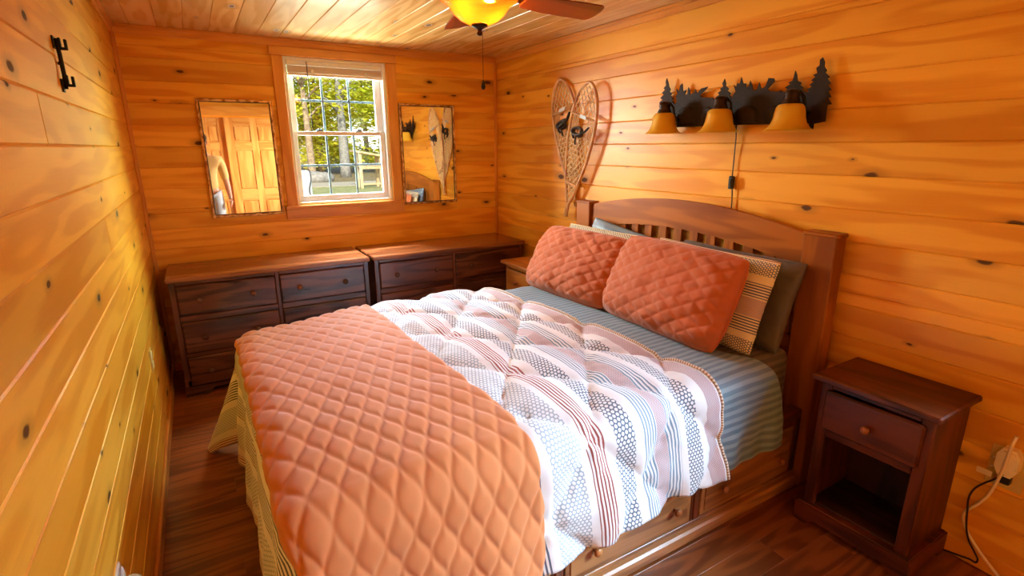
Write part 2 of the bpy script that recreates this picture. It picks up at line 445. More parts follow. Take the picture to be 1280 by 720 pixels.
def board_wall(name, to3, a0, a1, holes=(), thick=0.02, core=0.12, grain='x', seams=()):
    """to3(a, z, d): a runs along the wall, d is depth behind the face"""
    mb = MB()
    zs = [0.0] + sorted([GROOVE0 - PITCH * k for k in range(0, 16) if GROOVE0 - PITCH * k > 0.02]) + [H]
    for i in range(len(zs) - 1):
        cuts = [a0] + sorted(s for (row, s) in seams if row == i) + [a1]
        for j in range(len(cuts) - 1):
            r = random.random()
            for (x0, x1, z0, z1) in rects_minus(cuts[j], cuts[j + 1], zs[i], zs[i + 1], holes):
                p, q = Vector(to3(x0, z0, 0)), Vector(to3(x1, z1, thick))
                mb.box(min(p.x, q.x), max(p.x, q.x), min(p.y, q.y), max(p.y, q.y), min(p.z, q.z), max(p.z, q.z), ch=0.0085, grain=grain, rnd=r)
    for (x0, x1, z0, z1) in rects_minus(a0, a1, 0, H, holes):
        p, q = Vector(to3(x0, z0, thick - 0.004)), Vector(to3(x1, z1, core))
        mb.box(min(p.x, q.x), max(p.x, q.x), min(p.y, q.y), max(p.y, q.y), min(p.z, q.z), max(p.z, q.z), ch=0.0, grain=grain)
    return tag(mb.build(name, M['pine']), kind='structure')

WIN = (0.640, 1.387, 1.140, 2.196)
WIN2 = (-0.72, 0.34, 0.95, 2.10)
board_wall('wall_back', lambda a, z, d: (a, YB + d, z), XL - 0.12, XR + 0.12, [WIN], grain='xz')
board_wall('wall_left', lambda a, z, d: (XL - d, a, z), YR, YB, grain='y', seams=((4, 1.15), (9, 2.6), (12, 1.9)))
board_wall('wall_right', lambda a, z, d: (XR + d, a, z), YR, YB, [WIN2], grain='y')
board_wall('wall_rear', lambda a, z, d: (a, YR - d, z), XL - 0.12, XR + 0.12, [(-0.10, 2.02, 0.0, 2.05)], grain='xz')

mb = MB(); x = XL - 0.12; k = 0
edges = [XL - 0.12] + [-0.222 + 0.1415 * i for i in range(19) if -0.222 + 0.1415 * i < XR + 0.1] + [XR + 0.12]
for i in range(len(edges) - 1):
    mb.box(edges[i], edges[i + 1], YR - 0.1, YB + 0.1, H, H + 0.02, ch=0.006, grain='yx')
mb.box(XL - 0.12, XR + 0.12, YR - 0.12, YB + 0.12, H + 0.016, H + 0.1, ch=0)
tag(mb.build('ceiling', M['ceil']), kind='structure')

mb = MB(); y = YR - 0.1; row = 0
while y < YB + 0.05:
    x = XL - 0.05 - random.uniform(0, 1.1)
    while x < XR + 0.05:
        x1 = x + random.choice((0.9, 1.2, 1.2, 1.45))
        mb.box(max(x, XL - 0.06), min(x1, XR + 0.06), y, y + 0.122, -0.012, 0.0, ch=0.0012, grain='x') if x1 > XL - 0.05 else None
        x = x1
    y += 0.122
mb.box(XL - 0.12, XR + 0.12, YR - 0.6, YB + 0.12, -0.10, -0.0115, ch=0)
tag(mb.build('floor', M['floor']), kind='structure')

def trim(name, boxes, mat='trim', grain='x', ch=0.004):
    mb = MB()
    for b in boxes: mb.box(*b, ch=ch, grain=grain)
    return tag(mb.build(name, M[mat]), kind='structure')
trim('trim_1', [(XL, XR, YB - 0.016, YB, H - 0.052, H), (XL, XR, YB - 0.026, YB, H - 0.020, H)], grain='xz')
trim('trim_2', [(XR - 0.016, XR, YR, YB - 0.027, H - 0.052, H), (XR - 0.026, XR, YR, YB - 0.027, H - 0.020, H)], grain='y')
trim('trim_3', [(XL, XL + 0.016, YR, YB - 0.027, H - 0.052, H), (XL, XL + 0.026, YR, YB - 0.027, H - 0.020, H)], grain='y')
trim('trim_4', [(XL, XL + 0.022, YB - 0.022, YB, 0.06, H - 0.053)], grain='z')
trim('trim_5', [(XR - 0.022, XR, YB - 0.022, YB, 0.06, H - 0.053)], grain='z')
trim('baseboard_left', [(XL, XL + 0.014, YR, YB - 0.001, 0.0, 0.075)], grain='y')
# window casing
x0, x1, z0, z1 = WIN
trim('trim_6', [(x0 - 0.072, x0 + 0.002, YB - 0.018, YB, z0, z1)], grain='z')
trim('trim_7', [(x1 - 0.002, x1 + 0.078, YB - 0.018, YB, z0, z1)], grain='z')
trim('trim_8', [(x0 - 0.085, x1 + 0.082, YB - 0.024, YB, z1, z1 + 0.058)], grain='xz')
trim('trim_9', [(x0 - 0.085, x1 + 0.085, YB - 0.016, YB, z0 - 0.092, z0 - 0.02), (x0 - 0.09, x1 + 0.09, YB - 0.04, YB + 0.03, z0 - 0.022, z0 + 0.004)], grain='xz')

# ------------------------------------------------------------------ the double-hung window
def make_window(name, to3, a0, a1, z0, z1, grille=True):
    """to3(a, d, z): a along the wall, d depth outwards from the room face"""
    w = empty(name, to3((a0 + a1) / 2, 0.06, z0), kind='structure')
    def B(mb, a, b, d0, d1, c, e, ch=0.003):
        p, q = Vector(to3(a, d0, c)), Vector(to3(b, d1, e))
        mb.box(min(p.x, q.x), max(p.x, q.x), min(p.y, q.y), max(p.y, q.y), min(p.z, q.z), max(p.z, q.z), ch=ch)
    f = MB(); t = 0.024
    B(f, a0, a0 + t, 0.004, 0.125, z0, z1); B(f, a1 - t, a1, 0.004, 0.125, z0, z1)
    B(f, a0 + t, a1 - t, 0.004, 0.125, z1 - t, z1); B(f, a0 + t, a1 - t, 0.004, 0.13, z0, z0 + t)
    B(f, a0 + t, a0 + t + 0.012, 0.085, 0.12, z0 + t, z1 - t); B(f, a1 - t - 0.012, a1 - t, 0.085, 0.12, z0 + t, z1 - t)
    f.build('window_frame', M['vinyl'], w)
    zm = z0 + (z1 - z0) * 0.5
    def sash(nm, c, e, d0, d1, st, rt, rb):
        s = MB()
        A, Bx = a0 + t + 0.002, a1 - t - 0.002
        B(s, A, A + st, d0, d1, c, e); B(s, Bx - st, Bx, d0, d1, c, e)
        B(s, A + st, Bx - st, d0, d1, c, c + rb); B(s, A + st, Bx - st, d0, d1, e - rt, e)
        so = s.build(nm, M['vinyl'], w)
        dm = (d0 + d1) / 2
        g = MB(); B(g, A + st - .004, Bx - st + .004, dm - 0.002, dm + 0.002, c + rb - .004, e - rt + .004, ch=0)
        g.build('pane', M['glass'], so)
        if grille:
            m = MB(); W = Bx - A - 2 * st
            for q in (1, 2): B(m, A + st + W * q / 3 - 0.008, A + st + W * q / 3 + 0.008, dm + 0.003, dm + 0.010, c + rb, e - rt, ch=.002)
            zc = (c + rb + e - rt) / 2
            B(m, A + st, Bx - st, dm + 0.0035, dm + 0.0095, zc - 0.008, zc + 0.008, ch=.002)
            m.build('grille', M['grille'], so)
        return so
    sash('upper_sash', zm - 0.012, z1 - t, 0.082, 0.112, 0.048, 0.04, 0.03)
    sash('lower_sash', z0 + t, zm + 0.018, 0.048, 0.078, 0.034, 0.03, 0.045)
    for q in (0.30, 0.70):
        s = MB(); c = a0 + (a1 - a0) * q
        B(s, c - 0.026, c + 0.026, 0.050, 0.076, zm + 0.0185, zm + 0.025, ch=.002); B(s, c - 0.012, c + 0.020, 0.054, 0.072, zm + 0.0255, zm + 0.037, ch=.004)
        s.build('sash_lock', M['grille'], w)
    return w
make_window('window_1', lambda a, d, z: (a, YB + d, z), *WIN)
make_window('window_2', lambda a, d, z: (XR + d, a, z), *WIN2)
trim('trim_10', [(XR - .018, XR, WIN2[0] - .07, WIN2[0], WIN2[2] - .07, WIN2[3] + .07), (XR - .018, XR, WIN2[1], WIN2[1] + .07, WIN2[2] - .07, WIN2[3] + .07),
                 (XR - .018, XR, WIN2[0], WIN2[1], WIN2[3], WIN2[3] + .07), (XR - .018, XR, WIN2[0], WIN2[1], WIN2[2] - .07, WIN2[2])], grain='y')

# blind drawn right up at the head of the window
bl = empty('window_blind', (1.013, YB + 0.02, 2.17), 'white horizontal slat blind drawn fully up at the top of the window', 'blind')
mb = MB(); mb.box(0.668, 1.359, YB + 0.004, YB + 0.046, 2.142, 2.171, ch=.003); mb.build('headrail', M['vinyl'], bl)
for i in range(9):
    mb = MB(); zc = 2.136 - i * 0.0052
    mb.box(0.672, 1.356, YB + 0.004, YB + 0.045, zc - 0.0018, zc + 0.0018, ch=.001); mb.build('slat', M['slat'], bl)
mb = MB(); mb.box(0.672, 1.356, YB + 0.003, YB + 0.046, 2.072, 2.089, ch=.004); mb.build('bottom_rail', M['slat'], bl)
for xc in (0.842, 1.235):
    mb = MB(); mb.box(xc - 0.010, xc + 0.010, YB - 0.0005, YB + 0.0035, 2.082, 2.116, ch=.003); mb.build('cord_clip', M['clear'], bl)
mb = MB(); mb.tube([(0.803, YB + 0.001, 2.168), (0.803, YB - 0.008, 2.14), (0.803, YB - 0.006, 1.95), (0.802, YB - 0.002, 1.68)], 0.0032, n=7)
mb.build('tilt_wand', M['cordb'], bl)

# closet doors in the rear wall (seen in the mirror)
def panel_door(name, x0, x1, yf):
    d = empty(name, ((x0 + x1) / 2, yf, 0), kind='structure')
    m = MB(); zt = 2.02; W = x1 - x0
    st, mid = 0.115, 0.10
    pw = (W - 2 * st - mid) / 2
    cols = [(x0 + st, x0 + st + pw), (x1 - st - pw, x1 - st)]
    rows = [(1.66, 1.90), (0.92, 1.53), (0.22, 0.74)]
    m.box(x0, x0 + st, yf - .035, yf, 0.012, zt, grain='z'); m.box(x1 - st, x1, yf - .035, yf, 0.012, zt, grain='z')
    m.box(x0 + st + pw, x1 - st - pw, yf - .035, yf, 0.012, zt, grain='z')
    for a, b in ((0.012, .22), (.74, .92), (1.53, 1.66), (1.90, zt)):
        for c in cols: m.box(c[0], c[1], yf - .035, yf - .0004, a, b, grain='xz')
    for r in rows:
        for c in cols:
            m.box(c[0], c[1], yf - .03, yf - .014, r[0], r[1], ch=0, grain='z')
            m.box(c[0] + .014, c[1] - .014, yf - .02, yf - .002, r[0] + .014, r[1] - .014, ch=.014, grain='z')
    m.build('door_leaf', M['door'], d)
    return d
panel_door('door_1', 0.49, 1.30, YR + 0.003)
panel_door('door_2', -0.09, 0.505, YR - 0.034)
panel_door('door_3', 1.285, 2.01, YR - 0.034)
trim('trim_11', [(-0.19, -0.10, YR, YR + .016, 0, 2.05), (2.02, 2.11, YR, YR + .016, 0, 2.05), (-0.19, 2.11, YR, YR + .018, 2.045, 2.19)], grain='xz')
mb = MB(); mb.box(-.25, 2.2, YR - .62, YR - .60, -.01, 2.2, ch=0); tag(mb.build('wall_closet', M['pine']), kind='structure')

# ------------------------------------------------------------------ furniture: dressers
def knob(mb_parent, name, o, axis, mat, r=0.017):
    mb = MB()
    mb.lathe([(0.0, 0.0), (r * .55, 0.0), (r * .5, r * .25), (r * .42, r * .6), (r * .75, r * .85), (r, r * 1.15), (r * .98, r * 1.5), (r * .7, r * 1.8), (0, r * 1.88)], o, axis, n=16)
    return mb.build(name, mat, mb_parent)

def dresser(x0, x1, label):
    yf, yb, zt = 3.765, 4.252, 0.794
    d = empty('dresser', ((x0 + x1) / 2, (yf + yb) / 2, 0), label, 'dresser', 'dark dressers along the window wall')
    b = MB()
    b.box(x0, x0 + .02, yf, yb, 0.10, zt - .03, grain='z'); b.box(x1 - .02, x1, yf, yb, 0.10, zt - .03, grain='z')
    b.box(x0 + .02, x1 - .02, yb - .012, yb, 0.10, zt - .03, grain='xz')
    xm = (x0 + x1) / 2
    for (a, c) in ((x0, x0 + .032), (xm - .012, xm + .012), (x1 - .032, x1)):
        b.box(a, c, yf - .003, yf + .02, 0.10, zt - .03, grain='z')
    rows = [(0.540, 0.741), (0.288, 0.500), (0.064, 0.264)]
    rails = [(0.741, zt - .03), (0.500, 0.540), (0.264, 0.288)]
    for (a, c) in rails:
        b.box(x0 + .032, xm - .012, yf - .001, yf + .02, a, c, grain='xz'); b.box(xm + .012, x1 - .032, yf - .001, yf + .02, a, c, grain='xz')
    b.box(x0 + .02, x1 - .02, yf + .045, yb - .012, .10, zt - .03, ch=0)
    b.build('body', M['dark'], d)
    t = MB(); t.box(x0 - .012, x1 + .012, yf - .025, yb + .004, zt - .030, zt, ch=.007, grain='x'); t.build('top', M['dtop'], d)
    p = MB()
    pl = [(x0 - .006, 0), (x0 + .11, 0), (x0 + .135, .018), (x0 + .16, .042), (x1 - .16, .042), (x1 - .135, .018), (x1 - .11, 0), (x1 + .006, 0), (x1 + .006, .062), (x0 - .006, .062)]
    p.prism(pl, lambda u, v, w: (u, yf - .012 + w, v), .024, grain='xz')
    p.box(x0 - .006, x0 + .018, yf + .012, yb, 0, .10, grain='y'); p.box(x1 - .018, x1 + .006, yf + .012, yb, 0, .10, grain='y')
    p.build('base', M['dark'], d)
    for (za, zb) in rows:
        for (a, c) in ((x0 + .035, xm - .014), (xm + .014, x1 - .035)):
            m = MB(); m.box(a, c, yf - .012, yf + .02, za + .002, zb - .002, ch=.007, grain='xz')
            m.box(a + .02, c - .02, yf + .02, yb - .06, za + .015, zb - .03, ch=0)
            dr = m.build('drawer', M['dark'], d)
            for q in (0.21, 0.75):
                knob(dr, 'knob', (a + (c - a) * q, yf - .011, (za + zb) / 2), 'y', M['dknob'], .018)
    return d
dresser(-0.238, 1.000, 'dark stained six drawer dresser standing in the left corner')
dresser(1.046, 2.330, 'dark stained six drawer dresser under the right mirror, beside the right wall')

# ------------------------------------------------------------------ nightstands
def nightstand(y0, y1, mat, matin, kmat, label, zt=0.682):
    xb = 2.362; xf = 2.074
    t = empty('nightstand', ((xf + xb) / 2, (y0 + y1) / 2, 0), label, 'nightstand')
    m = MB(); m.box(2.030, xb + .003, y0 - .026, y1 + .026, zt - .024, zt, ch=.006, grain='y'); m.build('top', mat, t)
    m = MB()
    m.box(xf, xb, y0, y0 + .016, .09, zt - .024, grain='z'); m.box(xf, xb, y1 - .016, y1, .09, zt - .024, grain='z')
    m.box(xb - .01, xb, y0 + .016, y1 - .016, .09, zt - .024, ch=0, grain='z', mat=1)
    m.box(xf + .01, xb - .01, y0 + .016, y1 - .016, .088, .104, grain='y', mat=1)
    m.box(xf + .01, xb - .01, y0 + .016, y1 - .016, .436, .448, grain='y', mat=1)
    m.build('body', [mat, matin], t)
    m = MB()
    m.box(xf - .004, xf + .018, y0 - .001, y0 + .040, .09, zt - .024, grain='z'); m.box(xf - .004, xf + .018, y1 - .040, y1 + .001, .09, zt - .024, grain='z')
    m.box(xf - .003, xf + .018, y0 + .040, y1 - .040, .418, .452, grain='y'); m.box(xf - .003, xf + .018, y0 + .040, y1 - .040, .628, zt - .024, grain='y')
    m.build('face_frame', mat, t)
    m = MB(); m.box(xf - .018, xf + .012, y0 + .022, y1 - .022, .452, .622, ch=.009, grain='y'); m.box(xf + .02, xb - .03, y0 + .05, y1 - .05, .455, .60, ch=0)
    dr = m.build('drawer', mat, t)
    knob(dr, 'knob', (xf - .017, (y0 + y1) / 2, .530), '-x', M['knob'], .016)
    m = MB(); ya, yb = y0 - .022, y1 + .022
    pl = [(ya, 0), (ya + .05, 0), (ya + .065, .016), (ya + .085, .03), (yb - .085, .03), (yb - .065, .016), (yb - .05, 0), (yb, 0), (yb, .088), (ya, .088)]
    m.prism(pl, lambda u, v, w: (2.048 + w, u, v), .024, grain='y')
    for (a, c) in ((ya, ya + .022), (yb - .022, yb)):
        pl = [(2.0725, 0), (2.11, 0), (2.125, .02), (2.30, .02), (2.315, 0), (xb + .003, 0), (xb + .003, .088), (2.0725, .088)]
        m.prism(pl, lambda u, v, w, a=a: (u, a + w, v), .022, grain='x')
    m.box(2.054, xb, ya + .006, yb - .006, .082, .094, ch=.005, grain='y')
    m.build('base', mat, t)
    return t
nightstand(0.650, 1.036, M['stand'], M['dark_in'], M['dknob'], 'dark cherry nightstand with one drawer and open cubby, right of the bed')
nightstand(3.215, 3.600, M['farp'], M['farp'], M['knob'], 'light pine nightstand mostly hidden behind the bed, beside the dresser')

# ------------------------------------------------------------------ bed
bed = empty('bed', (1.2, 2.05, 0), 'reddish brown wooden captain bed with arched slatted headboard and underbed drawers', 'bed')
hbm = MB()
YA, YZ = 1.172, 2.952
def arch(y, zc, ze):
    u = (y - (YA + YZ) / 2) / ((YZ - YA) / 2 - .14); return zc - (zc - ze) * min(1.2, u * u)
n = 40
top = [(1.314 + (2.810 - 1.314) * i / n) for i in range(n + 1)]
poly = [(y, arch(y, 1.275, 1.186)) for y in top] + [(y, arch(y, 1.118, 1.035)) for y in reversed(top)]
hbm.prism(poly, lambda u, v, w: (2.292 + w, u, v), .034, grain='y')
hb = hbm.build('headboard', M['head'], bed)
for (a, c) in ((YA, 1.316), (2.808, YZ)):
    m = MB(); m.box(2.272, 2.348, a, c, 0.0, 1.196, ch=.005, grain='z'); m.box(2.268, 2.352, a - .004, c + .004, 1.188, 1.206, ch=.005, grain='y')
    m.build('post', M['head'], hb)
for i in range(13):
    y = 1.375 + i * 0.1135
    m = MB(); m.box(2.302, 2.318, y - .028, y + .028, .70, arch(y, 1.118, 1.035) + .012, ch=.002, grain='z'); m.build('slat', M['head'], hb)
m = MB(); m.box(2.292, 2.326, 1.314, 2.810, .60, .71, ch=.004, grain='y'); m.box(2.300, 2.320, 1.314, 2.810, .26, .60, ch=.002, grain='y')
m.build('lower_rail', M['head'], hb)
YF = 1.212                    # face of the drawer side
m = MB()
m.box(0.115, 2.271, YF + .004, YF + .024, .055, .375, ch=.002, grain='x'); m.box(0.115, 2.271, 2.84, 2.86, .055, .375, ch=.002, grain='x')
m.box(0.10, 0.115, YF, 2.864, .0, .375, grain='y'); m.box(0.115, 2.271, YF + .024, 2.84, .335, .352, ch=0, grain='x')
m.box(0.10, 2.271, YF - .010, YF + .05, .345, .392, ch=.008, grain='x'); m.box(0.10, 2.271, 2.82, 2.868, .345, .392, ch=.008, grain='x')
m.build('side_panel', M['bedk'], bed)
m = MB(); m.box(0.10, 2.271, YF - .035, YF + .003, .0, .058, ch=.010, grain='x'); m.box(0.10, 2.271, YF - .008, YF + .003, .056, .074, ch=.006, grain='x')
m.build('plinth', M['bedd'], bed)
m = MB(); m.box(0.10, 2.271, 2.862, 2.90, .0, .058, ch=.010, grain='x'); m.build('plinth', M['bedd'], bed)
for (a, c) in ((.10, .16), (.865, .915), (1.555, 1.605), (2.225, 2.271)):
    m = MB(); m.box(a, c, YF - .006, YF + .004, .074, .346, ch=.003, grain='z'); m.box(a + .012, c - .012, YF - .012, YF - .005, .08, .34, ch=.003, grain='z'); m.build('stile', M['bedk'], bed)
for (a, c) in ((.165, .860), (.920, 1.550), (1.610, 2.220)):
    m = MB(); m.box(a, c, YF - .008, YF + .0035, .080, .318, ch=.005, grain='xz'); m.box(a + .022, c - .022, YF - .012, YF - .004, .100, .298, ch=.004, grain='xz')
    dr = m.build('drawer', M['bedd'], bed)
    for q in (0.20, 0.84): knob(dr, 'knob', (a + (c - a) * q, YF - .011, .178), 'y', M['knob'], .017)

# mattress (with its fitted sheet)
def rounded_slab(x0, x1, y0, y1, z0, z1, r, nx=26, ny=22, crown=0.0):
    """closed soft slab as a cube-sphere style grid"""
    mb = MB(); nz = 8
    def pt(u, v, w):
        p = Vector((x0 + (x1 - x0) * u, y0 + (y1 - y0) * v, z0 + (z1 - z0) * w))
        c = Vector((min(max(p.x, x0 + r), x1 - r), min(max(p.y, y0 + r), y1 - r), min(max(p.z, z0 + r), z1 - r)))
        d = p - c
        if d.length > 1e-9: p = c + d * (r / d.length) if d.length > r else p
        p.z += crown * max(0, w) * math.sin(PI * u) * math.sin(PI * v)
        return p
    wr = lambda i, n: 0.5 - 0.5 * math.cos(PI * i)
    for (w, fl) in ((0, True), (1, False)):
        V = [pt(wr(i / nx, 0), wr(j / ny, 0), w) for i in range(nx + 1) for j in range(ny + 1)]
        uv = [(v.x, v.y) for v in V]
        F = [[i * (ny + 1) + j, (i + 1) * (ny + 1) + j, (i + 1) * (ny + 1) + j + 1, i * (ny + 1) + j + 1] for i in range(nx) for j in range(ny)]
        if fl: F = [f[::-1] for f in F]
        mb.add(V, F, smooth=True, uv=uv)
    for (ax, s) in ((0, 0), (0, 1), (1, 0), (1, 1)):
        n1 = ny if ax == 0 else nx
        V = [(pt(s, wr(i / n1, 0), k / nz) if ax == 0 else pt(wr(i / n1, 0), s, k / nz)) for i in range(n1 + 1) for k in range(nz + 1)]
        uv = [(v.x, v.y + v.z) if ax == 0 else (v.x, v.z) for v in V]
        F = [[i * (nz + 1) + j, (i + 1) * (nz + 1) + j, (i + 1) * (nz + 1) + j + 1, i * (nz + 1) + j + 1] for i in range(n1) for j in range(nz)]
        if (ax == 0) == (s == 0): F = [f[::-1] for f in F]
        mb.add(V, F, smooth=True, uv=uv)
    return mb
mt = rounded_slab(.15, 2.262, 1.280, 2.815, .353, .665, .055).build('mattress', M['fitted'], loc=(1.2, 2.05, .353))
tag(mt, 'thick mattress in a taupe striped fitted sheet on the wooden bed', 'mattress')

# drapes ------------------------------------------------------------
X0, Y0, Y1 = .150, 1.285, 2.815
def drape(u, v, zt, r, flare, off=0.0, fold=0.012, foldk=17.0, puff=0.0, ph=0.0, hfl=0.0):
    dx = max(0.0, X0 - u)
    dy = (Y0 - v) if v < Y0 else ((v - Y1) if v > Y1 else 0.0)
    sy = -1 if v < Y0 else 1
    cx, cy = max(u, X0), min(max(v, Y0), Y1)
    L = math.hypot(dx, dy)
    r2 = r + off
    flare += .42 * (2 * dx * dy / (L * L) if L > 1e-6 else 0)
    if L < 1e-9:
        return Vector((cx, cy, zt + off + puff)), 0.0
    a = L / r
    if a < PI / 2: out, down, sp = (r2 + puff) * math.sin(a), r - (r2 + puff) * math.cos(a) + off, 0.0
    else:
        sp = L - r * PI / 2
        tt = cx if dy > dx else cy
        wave = fold * math.sin(foldk * tt + ph) * min(1.0, sp / .25) + .5 * fold * math.sin(foldk * 2.3 * tt + 1.3 + ph) * min(1.0, sp / .25)
        out, down = r2 + puff + flare * sp + wave + hfl * sp * sp, r + sp * .985 + off
    nx, ny = -dx / L, sy * dy / L
    return Vector((cx + nx * out, cy + ny * out, zt + off - down)), sp

def smoothf(x, a, b):
    t = min(1, max(0, (x - a) / (b - a))); return t * t * (3 - 2 * t)
def crown(u, v):
    s = (v - (Y0 + Y1) / 2) / ((Y1 - Y0) / 2)
    c = 0.030 * max(0, 1 - abs(s) ** 3)
    c -= 0.045 * smoothf(.75 - u, 0, .75) * (.5 + .5 * smoothf(v, 1.6, 2.7))
    c += 0.012 * noise.noise(Vector((u * 2.1, v * 2.1, 3.7))) + 0.006 * noise.noise(Vector((u * 6, v * 6, 1.2)))
    return c

TH = -0.10                    # the comforter lies slightly askew
def p2u(p, w): return p + math.sin(TH) * (w - 1.2), w + 0.10 * (p - 0.9) * 0.6
def quilt_puff(p, w):
    a, b = (p * 1.0 + w * .85) / .40, (p * 1.0 - w * .85) / .40
    da = abs(a - round(a)) * .40 / 1.31; db = abs(b - round(b)) * .40 / 1.31
    d = min(da, db)
    h = 0.034 * (1 - math.exp(-(d / .045) ** 1.0))
    k = math.exp(-(d / .06))
    h += 0.010 * k * noise.noise(Vector((p * 34, w * 34, .5))) + 0.005 * noise.noise(Vector((p * 14, w * 9, 7.7)))
    return h
PA, PB, WA, WB = -.30, 1.605, Y0 - .50, Y1 + .50
def cpos(p, w):
    u, v = p2u(p, w)
    zt = .684 + crown(u, min(max(v, Y0), Y1))
    pos, sp = drape(u, v, zt, .100, .09, fold=.012, foldk=13.0, puff=quilt_puff(p, w) * (.15 + .85 * smoothf(u, .66, .84)))
    return pos
mb = MB(); NU, NV = 168, 216
mb.grid(NU, NV, lambda i, j: cpos(PA + (PB - PA) * i, WA + (WB - WA) * j), lambda i, j: (PA + (PB - PA) * i, WA + (WB - WA) * j))
cf = mb.build('comforter', [M['print'], M['navy']], loc=(.9, 2.05, .7))
s = cf.modifiers.new('thick', 'SOLIDIFY'); s.thickness = .010; s.offset = -1; s.material_offset = 1; s.material_offset_rim = 0
tag(cf, 'white comforter printed with striped and honeycomb bands in navy, grey and red', 'comforter')
# beaded piping along its head edge
mb = MB(); pts = []
for j in range(0, 260):
    w = WA + (WB - WA) * j / 259
    q = cpos(PB, w); q = q + Vector((.003, 0, .004)); pts.append(q)
mb.tube(pts, .0062, n=8)
M['piping'] = fabric('beaded_piping', srgb(232, 222, 206), stripes=(1, .011, srgb(170, 140, 110), .2))
mb.UV = [(0, WA + (WB - WA) * (i // 8) / 259) for i in range(len(mb.V))]
pp = mb.build('piping', M['piping'], cf)

# terracotta quilt folded across the foot
QA, QB = -.02, .672
QW0, QW1 = Y0 - .66, Y1 + .18
def ogee(p, w):
    W, L = .0375, .165
    th = 2 * PI * w / L
    k = p / W; best = 9
    for kk in (math.floor(k) - 1, math.floor(k), math.floor(k) + 1, math.floor(k) + 2):
        c = kk + .44 * math.sin(th) * (1 if kk % 2 == 0 else -1)
        sl = .44 * W * 2 * PI / L * math.cos(th)
        best = min(best, abs(k - c) * W / math.sqrt(1 + sl * sl))
    return best
def qpos(p, w):
    # p is measured from the foot edge; the quilt lies square to the bed
    u = p + .075 + .055 * (1 - smoothf(w, 1.25, 2.2)) * (p / .69); v = w
    uu, vv = u - math.sin(TH) * (w - 1.2), w
    zt = .684 + crown(u, min(max(v, Y0), Y1))
    d = ogee(p, w)
    puff = .0072 * (1 - math.exp(-(d / .010) ** 1.2)) + .005 * noise.noise(Vector((p * 9, w * 9, 2.2)))
    e = min(p - QA, QB - p, w - QW0, QW1 - w)
    puff -= .012 * max(0, 1 - e / .02)
    pos, sp = drape(u, v, zt, .100, .09, off=.024, fold=.012, foldk=13.0, puff=puff)
    return pos
def smoothf(x, a, b):
    t = min(1, max(0, (x - a) / (b - a))); return t * t * (3 - 2 * t)
mb = MB(); NU, NV = 150, 400
mb.grid(NU, NV, lambda i, j: qpos(QA + (QB - QA) * i, QW0 + (QW1 - QW0) * j), lambda i, j: (QA + (QB - QA) * i, QW0 + (QW1 - QW0) * j))
ql = mb.build('quilt', M['orange'], loc=(.4, 2.05, .72))
s = ql.modifiers.new('thick', 'SOLIDIFY'); s.thickness = .006; s.offset = -1
tag(ql, 'terracotta quilt with wavy ogee stitching laid across the foot of the bed', 'quilt')

# blue-grey top sheet turned out between comforter and pillows
SA, SBh = 1.42, 1.90
def spos(p, w):
    u = p + .10 * smoothf(Y0 + .25 - w, 0, .55) * (p - SA) / (SBh - SA) * 1.7 - .03 * smoothf(w, 1.6, 2.6)
    zt = .672 + .006 * noise.noise(Vector((p * 5, w * 4, 8))) + .003 * noise.noise(Vector((p * 16, w * 12, 2)))
    pos, sp = drape(u, w, zt - .006 * (1 - smoothf(u, 1.6, 1.8)), .088, .015 + .05 * smoothf(u, 1.62, 1.8), fold=.001 + .008 * smoothf(u, 1.65, 1.8), foldk=19.0, ph=.4)
    pos += Vector((0, 0, .0)) + Vector((.04 * sp, -.012 * noise.noise(Vector((p * 12, w * 14, 4))) * min(1, sp / .1), 0))
    return pos
mb = MB(); SW0, SW1 = Y0 - .45, Y1 + .38
mb.grid(60, 200, lambda i, j: spos(SA + (SBh - SA) * i, SW0 + (SW1 - SW0) * j), lambda i, j: (SA + (SBh - SA) * i, SW0 + (SW1 - SW0) * j))
sh = mb.build('top_sheet', M['sheet'], loc=(1.6, 2.05, .67))
s = sh.modifiers.new('thick', 'SOLIDIFY'); s.thickness = .003; s.offset = 1
tag(sh, 'blue grey satin striped top sheet hanging out past the head end of the comforter', 'sheet')

